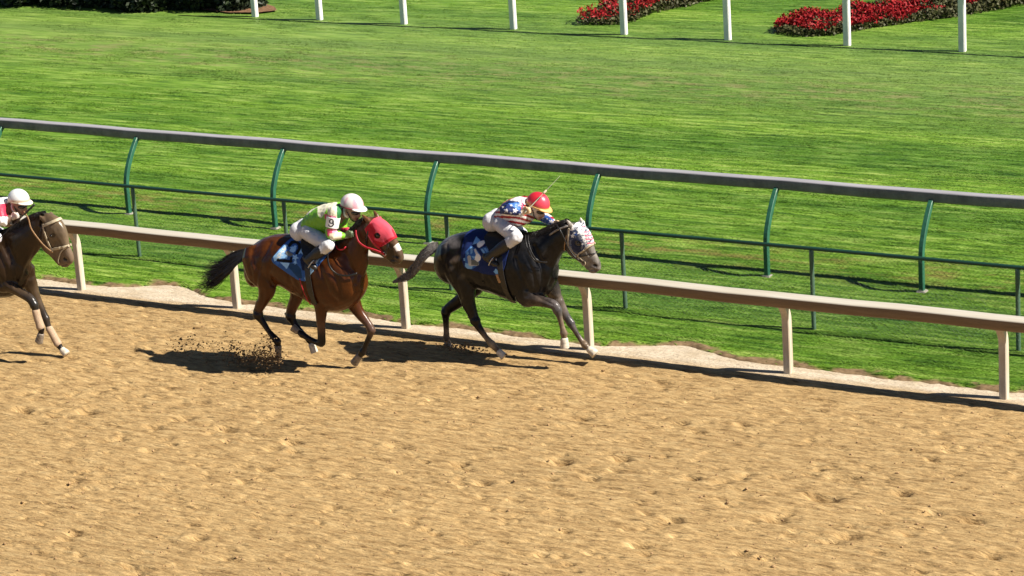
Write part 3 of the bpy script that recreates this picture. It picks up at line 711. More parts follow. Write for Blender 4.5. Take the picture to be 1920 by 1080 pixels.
GR = (.0085, .0085, .0095); GL = (.30, .26, .21); GB = (.009, .008, .008); FW = (.17, .12, .08)
YG = -.56
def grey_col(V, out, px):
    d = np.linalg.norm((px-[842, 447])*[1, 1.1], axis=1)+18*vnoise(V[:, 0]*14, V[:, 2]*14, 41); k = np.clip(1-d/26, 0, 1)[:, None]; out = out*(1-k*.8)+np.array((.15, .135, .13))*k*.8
    for cx, cy, r, c in ((853, 487, 7, (.24, .21, .18)), (846, 503, 5, (.12, .11, .10)), (866, 520, 6, (.05, .045, .04))):  # pale soft marks: muscle highlights painted into the thigh coat
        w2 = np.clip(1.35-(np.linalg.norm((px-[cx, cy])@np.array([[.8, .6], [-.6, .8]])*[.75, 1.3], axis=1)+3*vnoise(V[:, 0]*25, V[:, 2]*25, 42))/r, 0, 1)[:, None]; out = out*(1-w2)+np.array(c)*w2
    sh_ = vnoise(V[:, 0]*9, V[:, 2]*4, 43)[:, None]; w_ = ((px[:, 0] > 960) & (px[:, 1] > 470) & (px[:, 0] < 1060))[:, None]  # mottled brownish highlights painted over the shoulder and chest
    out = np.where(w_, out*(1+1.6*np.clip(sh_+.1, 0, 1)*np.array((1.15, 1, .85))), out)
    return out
G_GROOVES = [([(1000, 462), (1014, 492), (1020, 525), (1018, 545)], 4.5, .016), ([(966, 485), (976, 515), (988, 542)], 4.5, .014), ([(985, 480), (999, 510), (1006, 540)], 3.5, .011), ([(995, 470), (1008, 500)], 3, .008),
 ([(903, 470), (897, 500), (903, 530)], 4, .013), ([(873, 452), (857, 488), (853, 525), (864, 560)], 4, .014), ([(838, 462), (833, 495), (848, 530)], 3.5, .011), ([(925, 515), (938, 545)], 3, .006), ([(912, 512), (925, 540)], 3, .006),
 ([(1055, 475), (1040, 508), (1030, 535)], 4, .012), ([(1000, 550), (1018, 562), (1036, 571)], 3, .009),
 ([(1067, 462), (1077, 474), (1087, 474), (1090, 466)], 2.2, .009), ([(1097, 466), (1106, 480)], 2, .007), ([(1107, 492), (1102, 501)], 2.5, .008), ([(1100, 508), (1112, 506), (1120, 508)], 1.6, .012), ([(1113, 496), (1118, 499)], 2.8, .012)]
legs_g = [
 dict(off=-.16, j=[(846, 475, .7, 27), (858, 510, 1, 26), (872, 540, 1, 21), (877, 565, 1, 14.5), (886, 588, 1, 10.5), (891, 601, 1, 9.5), (899, 615, 1, 7), (911, 632, 1, 5.2), (922, 645, 1, 7), (927, 650, 1, 6.5), (934, 658, 1, 5)],
      c=[GR]*3+[GB]*4+[FW, (.22, .17, .11), (.2, .15, .1), (.12, .08, .05)], flat=[.9, .75, .7, .8, .75, .7, .8, .9, .95, .9, .9], kn=[5, 8], pt=[(879, 594, 3.5)], hoof=((935, 659), (945, 669), 6.5, 7.5)),
 dict(off=.14, j=[(872, 495, .6, 22), (892, 528, 1, 20), (880, 548, 1, 15), (860, 565, 1, 12), (842, 578, 1, 10), (836, 586, 1, 9), (836, 602, 1, 6.2), (837, 620, 1, 5.6), (837, 633, 1, 6.6), (838, 640, 1, 5)],
      c=[GR]+[GB]*6+[FW]*3, flat=[.9, .8, .8, .75, .7, .8, .9, .9, .9, .9], kn=[5, 8], pt=[(830, 577, 3.5)], hoof=((838, 640), (843, 653), 6, 7)),
 dict(off=-.15, j=[(985, 530, .9, 24), (985, 556, 1, 19), (1002, 560, 1, 14), (1022, 566, 1, 10.5), (1038, 572, 1, 9), (1045, 582, 1, 8.4), (1050, 597, 1, 5.5), (1054, 613, 1, 4.8), (1057, 625, 1, 6.8), (1058, 634, 1, 5)],
      c=[GR]*2+[(.06, .045, .035)]*2+[(.09, .08, .08), (.06, .055, .055)]+[(.13, .095, .065)]*2+[FW]*2, flat=[.7, .8, .85, .85, .9, .9, .9, .9, .9, .9], kn=[5, 8], hoof=((1058, 635), (1059, 652), 7, 8.5)),
 dict(off=.13, j=[(1026, 520, .9, 22), (1037, 546, 1, 15), (1050, 572, 1, 10), (1062, 594, 1, 8), (1070, 606, 1, 7.6), (1077, 618, 1, 5.4), (1087, 634, 1, 4.8), (1096, 646, 1, 6.4), (1103, 653, 1, 5)],
      c=[GR, (.12, .10, .08), (.10, .08, .065)]+[(.06, .055, .055)]*2+[(.07, .055, .045)]*2+[FW]*2, flat=[.7, .75, .8, .85, .9, .9, .9, .9, .9], kn=[4, 7], hoof=((1104, 654), (1116, 664), 6.5, 9)),
]
torso_g = [((820, 468), (822, 498), .07), ((828, 455), (828, 515), .16), ((840, 445), (840, 527), .225), ((858, 438), (858, 533), .26), ((885, 434), (885, 535), .27), ((912, 434), (912, 543), .285), ((940, 437), (940, 552), .285),
           ((965, 440), (965, 562), .28), ((990, 441), (990, 568), .26), ((1012, 452), (1012, 563), .23), ((1029, 470), (1029, 550), .18), ((1038, 488), (1038, 535), .12), ((1043, 500), (1043, 525), .07)]
neck_g = [((985, 439), (1022, 545), .19), ((1005, 436), (1036, 515), .155), ((1024, 428), (1046, 494), .118), ((1040, 421), (1054, 480), .090), ((1054, 416), (1061, 470), .076), ((1064, 415), (1064, 468), .068)]
head_g = [((1068, 416), (1062, 462), .060), ((1080, 418), (1064, 470), .086), ((1095, 426), (1071, 479), .094), ((1106, 441), (1082, 487), .080), ((1112, 458), (1092, 495), .064), ((1117, 475), (1099, 503), .054), ((1124, 490), (1105, 510), .053), ((1126, 500), (1112, 512), .042), ((1125, 506), (1117, 512), .02)]
GCOL = dict(body=GR, head=[GR, (.05, .045, .042), (.10, .09, .08), (.16, .145, .125), (.22, .195, .165), (.20, .175, .15), (.20, .175, .155), (.13, .11, .10)], ear=(.55, .5, .42))
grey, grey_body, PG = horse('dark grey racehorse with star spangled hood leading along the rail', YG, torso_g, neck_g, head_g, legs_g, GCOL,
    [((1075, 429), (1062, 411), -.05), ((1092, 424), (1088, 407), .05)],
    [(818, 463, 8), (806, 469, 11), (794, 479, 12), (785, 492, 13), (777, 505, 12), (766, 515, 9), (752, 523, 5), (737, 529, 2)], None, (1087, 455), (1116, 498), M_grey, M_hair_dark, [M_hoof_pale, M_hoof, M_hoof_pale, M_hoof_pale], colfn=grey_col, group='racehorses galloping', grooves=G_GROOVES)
for ch in grey.children:
    if ch.name.startswith('tail'): ch.data.materials[0] = M_hair_grey

# --- third horse entering at the left edge (same build, own pose of head and forelegs)
YL = -2.4
DB = (.026, .014, .007)
g0 = W(1022, 520, YG); l0 = W(34, 512, YL); SH = l0-g0; SH.z = l0.z-g0.z
def moved(lst, extra=(0, 0)):
    "the grey horse's outline carried over to the left horse"
    out = []
    for row in lst:
        r = []
        for q in row[:2]:
            P3 = W(q[0], q[1], YG)+SH; v = PX(np.array([P3]))[0]; r.append((float(v[0])+extra[0], float(v[1])+extra[1]))
        out.append((r[0], r[1], row[2]))
    return out
def movedleg(L, col, o):
    L = dict(L); j = []
    for x, y, k, r in L['j']:
        v = PX(np.array([W(x, y, YG)+SH]))[0]; j.append((float(v[0]), float(v[1]), k, r))
    (a, b), (c, d), ra, rb = L['hoof']; h1 = PX(np.array([W(a, b, YG)+SH]))[0]; h2 = PX(np.array([W(c, d, YG)+SH]))[0]
    L['pt'] = []; L['j'] = j; L['hoof'] = (tuple(map(float, h1)), tuple(map(float, h2)), ra, rb); L['c'] = [tuple(np.array(c)*1) for c in col]; return L
legs_l = [movedleg(legs_g[0], [DB]*4+[BLK]*7, 0), movedleg(legs_g[1], [DB]*3+[BLK]*7, 0),
 dict(off=-.15, j=[(-3, 505, .9, 24), (2, 530, 1, 18), (18, 536, 1, 13.5), (38, 548, 1, 10), (56, 560, 1, 8.8), (64, 572, 1, 8), (68, 586, 1, 6), (74, 606, 1, 6), (77, 617, 1, 6.4), (77, 627, 1, 5)],
      c=[DB, DB, (.10, .065, .035), (.09, .06, .035), (.03, .024, .02), (.02, .018, .015)]+[BLK]*4, flat=[.7, .8, .85, .85, .9, .9, .9, .9, .9, .9], kn=[5, 8], hoof=((77, 626), (73, 641), 6.5, 8)),
 dict(off=.13, j=[(48, 505, .9, 22), (58, 535, 1, 15), (68, 560, 1, 10.5), (80, 586, 1, 8), (86, 598, 1, 7.6), (91, 612, 1, 5.8), (103, 634, 1, 5.4), (110, 647, 1, 6.2), (116, 655, 1, 5)],
      c=[(.10, .065, .035)]*3+[(.035, .026, .02)]*3+[BLK]*3, flat=[.7, .75, .8, .85, .9, .9, .9, .9, .9], kn=[4, 7], hoof=((116, 655), (125, 664), 6.5, 8.5)),
]
torso_l = moved(torso_g)
neck_l = [((-8, 436), (28, 545), .19), ((14, 430), (44, 515), .15), ((34, 420), (58, 490), .115), ((52, 409), (70, 474), .09), ((68, 401), (77, 462), .078), ((80, 399), (80, 458), .07)]
head_l = [((86, 399), (78, 452), .060), ((99, 402), (80, 463), .086), ((111, 411), (87, 472), .094), ((121, 426), (96, 480), .082), ((126, 443), (103, 489), .066), ((129, 459), (109, 496), .056), ((135, 474), (114, 500), .055), ((137, 486), (124, 501), .042), ((136, 492), (129, 500), .02)]
tv = [PX(np.array([W(x, y, YG)+SH]))[0] for x, y, w in [(818, 463, 9), (806, 470, 11), (794, 480, 12), (784, 492, 13), (776, 506, 12), (765, 517, 9), (750, 525, 6)]]
def left_col(V, out, px): return out
left, left_body, PL = horse('dull brown racehorse with plain bridle entering at the left edge', YL, torso_l, neck_l, head_l, legs_l,
    dict(body=DB, head=[(.05, .028, .014), (.09, .06, .036), (.15, .105, .06), (.17, .12, .075), (.16, .11, .07), (.14, .095, .06), (.13, .09, .06)], ear=(.22, .15, .09)),
    [((86, 416), (73, 404), -.05), ((98, 406), (94, 397), .05)],
    [(float(v[0]), float(v[1]), 12) for v in tv], None, (99, 441), (122, 486), M_coat, M_hair_dark, [M_hoof, M_hoof, M_hoof, M_hoof_pale], group='racehorses galloping', grooves=G_GROOVES[:10]+[([(83, 452), (93, 464), (101, 465), (104, 456)], 2.2, .009), ([(107, 450), (118, 468)], 2, .007), ([(112, 500), (124, 496), (131, 500)], 1.6, .012), ([(120, 485), (126, 488)], 2.8, .012)], gsh=PX(np.array([g0+SH]))[0]-np.array([1022, 520]))

# ------------------------------------------------------------------ tack
def tack_poly(pts, Y, sh=Vector((0, 0, 0))): return [W(q_[0], q_[1], Y+(q_[2] if len(q_) > 2 else 0))+sh for q_ in pts]
def strip2(body, a, b, w, Y, off, thick, name, mat, parent, yc=None):
    A = W(*a, Y); B = W(*b, Y); e = Vector((B.x-A.x, 0, B.z-A.z)).normalized(); n = Vector((e.z, 0, -e.x))*w/2
    yc = {id(bay_body): YB, id(grey_body): YG, id(left_body): YL+SH.y*0}[id(body)]
    for s in (1, -1): clip_patch(body, [A+n, B+n, B-n, A-n], off, thick, name, mat, parent, None, 0, [(Vector((0, yc-s*.006, 0)), Vector((0, s, 0)))])
def strip(body, a, b, w, Y, off, thick, name, mat, parent, colfn=None):
    "a strap lying round the body along the side-view line a-b"
    A = W(*a, Y); B = W(*b, Y); e = Vector((B.x-A.x, 0, B.z-A.z)).normalized(); n = Vector((e.z, 0, -e.x))*w/2
    return clip_patch(body, [A+n, B+n, B-n, A-n], off, thick, name, mat, parent, colfn)
def px_of(V, Y): return PX(mir(V, Y))

# bay: saddle cloth
def c6(l): return [(500+x/9.82, 430+y/9.82) for x, y in l]
def bay_cloth(V):
    P = px_of(V, YB); o = np.tile((.035, .11, .34), (len(V), 1))
    nz = vnoise(V[:, 0]*90, V[:, 2]*90, 51)
    o[in_poly(P, c6([(400, 690), (440, 620), (560, 640), (640, 740), (660, 900), (590, 900)]))] = (.015, .055, .14)
    o[in_poly(P, c6([(700, 250), (900, 300), (900, 760), (660, 760), (620, 560), (720, 400)]))] = (.012, .018, .05)
    L = (.32, .58, .90)
    for pl in ([(355, 275), (385, 305), (345, 420), (330, 450), (395, 495), (375, 545), (310, 530), (200, 560), (150, 590), (120, 500)],
               [(425, 385), (520, 300), (555, 310), (535, 400), (500, 432), (440, 412)], [(250, 605), (425, 622), (410, 665), (375, 730)]):
        o[in_poly(P, c6(pl))] = L
    m = in_poly(P, c6([(340, 290), (385, 305), (330, 440), (280, 520), (190, 540), (170, 520)])); o[m] = np.where((nz[m] > -.05)[:, None], (.8, .78, .7), L)
    for cx, cy, r, rt in ((635, 410, 70, .1), (530, 520, 75, .5), (470, 350, 42, .2), (530, 610, 45, .7)): o[in_poly(P, c6(star(cx, cy, r, rt)))] = L
    o[in_poly(P, c6([(345, 420), (400, 400), (500, 465), (440, 500), (370, 480)]))] = (.16, .16, .15)
    o[near_line(P, c6([(425, 300), (470, 245), (550, 235), (605, 285), (608, 360), (560, 440)]), 58/9.82)] = (.006, .006, .008)
    o[near_line(P, c6([(215, 565), (310, 580), (455, 590)]), 52/9.82)] = (.006, .006, .008); o[near_line(P, c6([(450, 590), (460, 525)]), 40/9.82)] = (.006, .006, .008)
    e = near_line(P, c6([(1150, 380), (1000, 430), (890, 590), (830, 740), (750, 900)]), 95/9.82); o[e] = (.28, .5, .76)
    e = near_line(P, c6([(1150, 370), (1020, 415), (915, 560), (850, 720)]), 30/9.82); o[e] = (.75, .72, .6)
    return o
clip_patch(bay_body, tack_poly([(560, 436, .22), (513, 485), (517, 491), (562, 521), (577, 525), (594, 503), (623, 466, .08), (618, 448, .2), (580, 436, .2)], YB-.24), .012, .006, 'saddle_cloth', M_cloth, bay, bay_cloth, sub=1, )
strip(bay_body, (573, 470), (588, 572), .065, YB-.26, .014, .008, 'girth', M_leather, bay)
strip2(bay_body, (566, 520), (578, 572), .008, YB-.26, .016, .006, 'girth_trim', M_redtack, bay)
clip_patch(bay_body, tack_poly([(570, 436), (566, 455), (583, 478), (600, 480), (614, 462), (606, 445)], YB-.12), .022, .025, 'saddle', M_leather, bay)
# bay: hood
def c3(l): return [(640+x/9, 390+y/9) for x, y in l]
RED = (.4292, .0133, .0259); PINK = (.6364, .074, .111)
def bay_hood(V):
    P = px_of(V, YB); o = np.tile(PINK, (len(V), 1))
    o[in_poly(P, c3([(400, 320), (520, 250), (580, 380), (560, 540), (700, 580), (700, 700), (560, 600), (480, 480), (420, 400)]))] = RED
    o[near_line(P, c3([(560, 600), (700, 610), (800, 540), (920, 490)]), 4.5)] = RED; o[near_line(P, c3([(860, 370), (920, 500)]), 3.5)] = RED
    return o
hood_polys = [[(450, 330), (520, 230), (640, 390), (560, 470), (540, 560), (480, 480)], ]
eyeP = W(711, 440, YB)
def hood(body, poly, Y, colfn, name, mat, root, eye, r):
    o = clip_patch(body, tack_poly(poly, Y-.05), .007, .005, name, mat, root, None, sub=1)
    bm = bmesh.new(); bm.from_mesh(o.data); e = W(*eye, Y-.05)
    bmesh.ops.delete(bm, geom=[f for f in bm.faces if math.hypot((f.calc_center_median().x-e.x)/1.15, f.calc_center_median().z-e.z) < r], context='FACES')
    bm.to_mesh(o.data); bm.free(); V = np.array([v.co[:] for v in o.data.vertices]); set_col(o.data, colfn(V)); return o
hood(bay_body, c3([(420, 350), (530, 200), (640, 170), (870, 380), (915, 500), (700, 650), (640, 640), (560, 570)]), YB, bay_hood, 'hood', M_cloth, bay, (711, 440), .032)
strip2(bay_body, c3([(560, 560)])[0], c3([(745, 810)])[0], .022, YB-.06, .010, .006, 'cheekpiece', M_redtack, bay)
strip2(bay_body, c3([(480, 380)])[0], c3([(430, 640)])[0], .016, YB-.06, .008, .005, 'throat_strap', M_leather, bay)
strip2(bay_body, c3([(800, 600)])[0], c3([(740, 790)])[0], .018, YB-.06, .010, .006, 'noseband', M_leather, bay)
q = Parts(); bp = PB(721, 476, -.062); q.tube([bp+Vector((.02*math.cos(a), -.004, .02*math.sin(a))) for a in np.linspace(0, 6.28, 13)], [.0045]*13, n=6, sub=1); q.build('bit_ring', M_steel, bay, remesh=False, colfn=False)
def rein(pts, root, mat, r=.009, name='rein'):
    return strap(name, pts, r, mat, root, flat=.45)
rein([PB(667, 433, -.10), PB(668, 442, -.115), PB(673, 454, -.13), PB(685, 463, -.12), PB(700, 468, -.105), PB(713, 473, -.085), PB(720, 477, -.066)], bay, M_redtack, .0125)
rein([PB(667, 433, .10), PB(668, 442, .115), PB(673, 454, .13), PB(685, 463, .12), PB(700, 468, .105), PB(713, 473, .085), PB(720, 477, .066)], bay, M_redtack, .0125)
rein([PB(618, 458, -.17), PB(614, 478, -.215), PB(618, 500, -.235), PB(632, 514, -.215), PB(652, 517, -.19), PB(668, 513, -.15)], bay, M_leather, .012, 'breast_strap')
rein([PB(630, 461, -.12), PB(634, 467, -.14), PB(642, 468, -.14), PB(648, 463, -.12)], bay, M_redtack, .008, 'rein_loop')

# grey: saddle cloth
def c5(l): return [(860+x/9, 420+y/9) for x, y in l]
def grey_cloth(V):
    P = px_of(V, YG); o = np.tile((.010, .022, .10), (len(V), 1)); L = (.19, .40, .70); Mi = (.04, .13, .38)
    o[in_poly(P, c5([(120, 470), (210, 370), (300, 420), (370, 520), (350, 680), (230, 760), (110, 700)]))] = Mi
    o[in_poly(P, c5([(360, 420), (560, 350), (600, 400), (450, 540)]))] = Mi
    for pl in ([(300, 215), (370, 280), (320, 330), (240, 350)], [(380, 430), (410, 420), (470, 510), (440, 525)], [(430, 415), (460, 405), (510, 470), (480, 495)], [(480, 400), (555, 385), (535, 440), (500, 450)],
               [(460, 300), (480, 295), (585, 385), (570, 400)], [(200, 390), (240, 390), (240, 490), (205, 515)], [(130, 490), (160, 460), (180, 505), (150, 520)], [(220, 545), (290, 545), (260, 590)],
               [(115, 660), (180, 670), (245, 705), (220, 760), (150, 750), (115, 715)], [(85, 580), (110, 570), (115, 620), (90, 620)], [(640, 590), (665, 580), (665, 740), (640, 700)], [(685, 640), (710, 650), (725, 830), (690, 780)],
               [(590, 800), (630, 750), (680, 790), (690, 850), (640, 850)]):
        o[in_poly(P, c5(pl))] = L
    o[near_line(P, c5([(180, 560), (200, 680), (320, 670)]), 6.5)] = (.45, .45, .43)
    o[in_poly(P, c5([(215, 600), (290, 610), (350, 650), (330, 700), (215, 690)]))] = (.15, .16, .14)
    W_ = (.85, .84, .8)
    o[in_poly(P, c5([(312, 340), (350, 300), (430, 280), (452, 320), (400, 375), (345, 405), (318, 385)]))] = W_
    o[in_poly(P, c5([(300, 500), (340, 500), (385, 560), (370, 610), (325, 640), (270, 600)]))] = W_; o[in_poly(P, c5([(260, 430), (290, 415), (330, 500), (290, 510)]))] = (.6, .6, .6)
    e = near_line(P, c5([(640, 600), (590, 700)]), 3.0); o[e] = (.75, .7, .6)
    return o
clip_patch(grey_body, tack_poly([(876, 434, .22), (869, 468, .04), (868, 487), (875, 504), (910, 510), (935, 518), (944, 519), (951, 495), (953, 465), (945, 448, .15), (925, 434, .22), (909, 430, .24)], YG-.24), .013, .006, 'saddle_cloth', M_cloth, grey, grey_cloth, sub=1)
strip(grey_body, (937, 480), (953, 572), .065, YG-.26, .014, .008, 'girth', M_leather, grey)
strip2(grey_body, (935, 512), (940, 528), .03, YG-.26, .018, .008, 'girth_buckle', M_tan, grey)
clip_patch(grey_body, tack_poly([(915, 433), (913, 448), (938, 475), (958, 470), (965, 450), (950, 436)], YG-.12), .022, .025, 'saddle', M_leather, grey)
def c4(l): return [(1030+x/8.31, 390+y/8.31) for x, y in l]
def grey_hood(V):
    P = px_of(V, YG); o = np.tile((.60, .59, .58), (len(V), 1))
    m = in_poly(P, c4([(310, 360), (420, 330), (500, 440), (560, 600), (480, 760), (400, 700), (300, 560)])); o[m] = (.04, .055, .12); nz = vnoise(V[:, 0]*70, V[:, 2]*70+V[:, 1]*40, 71); o[nz > .17] = (.16, .17, .20); o[nz < -.3] = (.05, .06, .10)
    m = in_poly(P, c4([(340, 520), (420, 470), (510, 560), (470, 700), (360, 640)])); o[m] = (.025, .03, .06)
    for cx, cy, r, rt in ((365, 435, 38, .1), (480, 370, 60, .2), (420, 250, 34, .5), (535, 460, 40, .4), (560, 520, 26, .1), (395, 395, 26, 0), (470, 300, 30, 0), (520, 560, 24, .6), (355, 340, 24, .6)):
        o[in_poly(P, c4(star(cx, cy, r, rt)))] = (.85, .84, .82)
    o[in_poly(P, c4([(395, 395), (430, 400), (425, 430), (395, 425)]))] = (.02, .08, .35)
    for y0 in (300, 375, 435, 487, 548): o[near_line(P, c4([(520+(y0-300)*.3, y0), (600+(y0-300)*.3, y0)]), 2.3)] = (.75, .10, .16)
    return o
hood(grey_body, c4([(310, 380), (400, 240), (500, 250), (660, 450), (690, 570), (560, 640), (440, 740), (350, 640), (305, 500)]), YG, grey_hood, 'hood', M_cloth, grey, (1087, 455), .034)
strip2(grey_body, c4([(320, 310)])[0], c4([(320, 590)])[0], .022, YG-.06, .014, .005, 'cheekpiece', M_cream, grey)
strip2(grey_body, c4([(320, 590)])[0], c4([(520, 820)])[0], .022, YG-.06, .014, .005, 'cheekpiece', M_cream, grey)
strip2(grey_body, c4([(440, 740)])[0], c4([(660, 560)])[0], .016, YG-.06, .016, .005, 'noseband', M_cream, grey)
strip2(grey_body, c4([(480, 750)])[0], c4([(720, 710)])[0], .012, YG-.06, .014, .005, 'noseband', M_leather, grey)
strip2(grey_body, c4([(290, 420)])[0], c4([(240, 660)])[0], .014, YG-.06, .010, .005, 'throat_strap', M_tan, grey)
q = Parts(); bp = PG(1094, 493, -.064); q.tube([bp+Vector((.026*math.cos(a), -.004, .026*math.sin(a))) for a in np.linspace(0, 6.28, 13)], [.006]*13, n=6, sub=1); q.build('bit_ring', M_cream, grey, remesh=False, colfn=False)
rein([PG(1043, 421, -.09), PG(1050, 432, -.12), PG(1058, 448, -.12), PG(1066, 466, -.115), PG(1079, 483, -.10), PG(1094, 493, -.068)], grey, M_leather, .009)
rein([PG(1043, 421, .09), PG(1050, 432, .12), PG(1058, 448, .12), PG(1066, 466, .115), PG(1079, 483, .10), PG(1094, 493, .068)], grey, M_leather, .009)
for o_ in (0, 5): rein([PG(985+o_, 441, -.13), PG(986+o_, 456, -.20), PG(991+o_, 472, -.225), PG(1000+o_, 486, -.215), PG(1009+o_, 491, -.2), PG(1020+o_, 492, -.17)], grey, M_leather, .009, 'breast_strap')
q = Parts(); q.tube([PG(1031, 440, -.10), PG(1045, 431, -.11), PG(1064, 424, -.09)], [.010, .011, .009]); q.build('crest_strap', M_hair_grey, grey, remesh=False, colfn=False)

# left: bridle and leg wraps
def c7(l): return [(x/6, 340+y/6) for x, y in l]
strip(left_body, c7([(500, 500)])[0], c7([(650, 435)])[0], .030, YL-.06, .010, .006, 'browband', M_cream, left)
strip2(left_body, c7([(495, 480)])[0], c7([(600, 790)])[0], .022, YL-.06, .010, .006, 'cheekpiece', M_cream, left)
strip2(left_body, c7([(600, 760)])[0], c7([(770, 730)])[0], .028, YL-.06, .012, .006, 'noseband', M_cream, left)
strip2(left_body, c7([(480, 520)])[0], c7([(450, 640)])[0], .014, YL-.06, .010, .006, 'throat_strap', M_leather, left)
rein([PL(45, 397, -.10), PL(53, 410, -.12), PL(58, 428, -.13), PL(70, 446, -.12), PL(84, 462, -.11), PL(98, 473, -.08)], left, M_tan, .011)
rein([PL(45, 397, .10), PL(53, 410, .12), PL(58, 428, .13), PL(70, 446, .12), PL(84, 462, .11), PL(98, 473, .08)], left, M_tan, .011)
for pl in ([(765, 730), (690, 790), (655, 880), (660, 920)],):
    rein([PL(*p_2, -.062) for p_2 in c7(pl)], left, M_cream, .008, 'chin_strap')
q = Parts(); q.tube([PL(67, 582, -.15), PL(70, 594, -.15), PL(74, 606, -.15), PL(76, 614, -.15)], [.046, .046, .047, .050], n=14); q.build('leg_wrap', M_wrap, left, remesh=False, colfn=False)
q = Parts(); q.tube([PL(92, 615, .13), PL(99, 627, .13), PL(106, 640, .13), PL(109, 645, .13)], [.044, .045, .046, .048], n=14); q.build('leg_wrap', M_wrap, left, remesh=False, colfn=False)
clip_patch(left_body, [W(x, y, YG)+SH for x, y in [(876, 434), (869, 468), (868, 487), (875, 504), (910, 510), (935, 518), (944, 519), (951, 495), (953, 465), (945, 448), (925, 434), (909, 430)]], .013, .006, 'saddle_cloth', plain('white_cloth', (.7, .7, .68), .8, .2, .1, 30), left)
clip_patch(left_body, [W(x, y, YG)+SH for x, y in [(915, 433), (913, 448), (938, 475), (958, 470), (965, 450), (950, 436)]], .026, .03, 'saddle', M_leather, left)

# ------------------------------------------------------------------ jockeys
SK = (.25, .14, .085)
def limb_hand(p, wrist, tip_dir, s, col=SK, curl=Vector((0, 0, -1))):
    "palm, four bent fingers of unequal length closed on the rein, and a thumb from the side of the palm"
    t = tip_dir.normalized(); up = Vector((0, 0, 1)); up = (up-t*up.dot(t)).normalized(); lat = t.cross(up)
    palm = wrist+t*.045; p.tube([wrist, wrist+t*.03, wrist+t*.075], [.026, .036, .033], n=12, flat=[.7, .55, .55], col=col)
    for k, ln in enumerate((.030, .034, .032, .025)):
        b = wrist+t*.078+up*(.027-.018*k); e1 = b+t*ln; e2 = e1+lat*(s*-.026)-t*.004; e3 = e2-t*.024
        p.tube([b-t*.02, b, e1, e2, e3], [.0095, .0098, .009, .0085, .0075], n=8, col=col, sub=2)
    b = wrist+t*.03+up*.03; p.tube([b, b+t*.028+up*.014, b+t*.052+up*.010-lat*s*.012], [.011, .0105, .0085], n=8, col=col, sub=2)

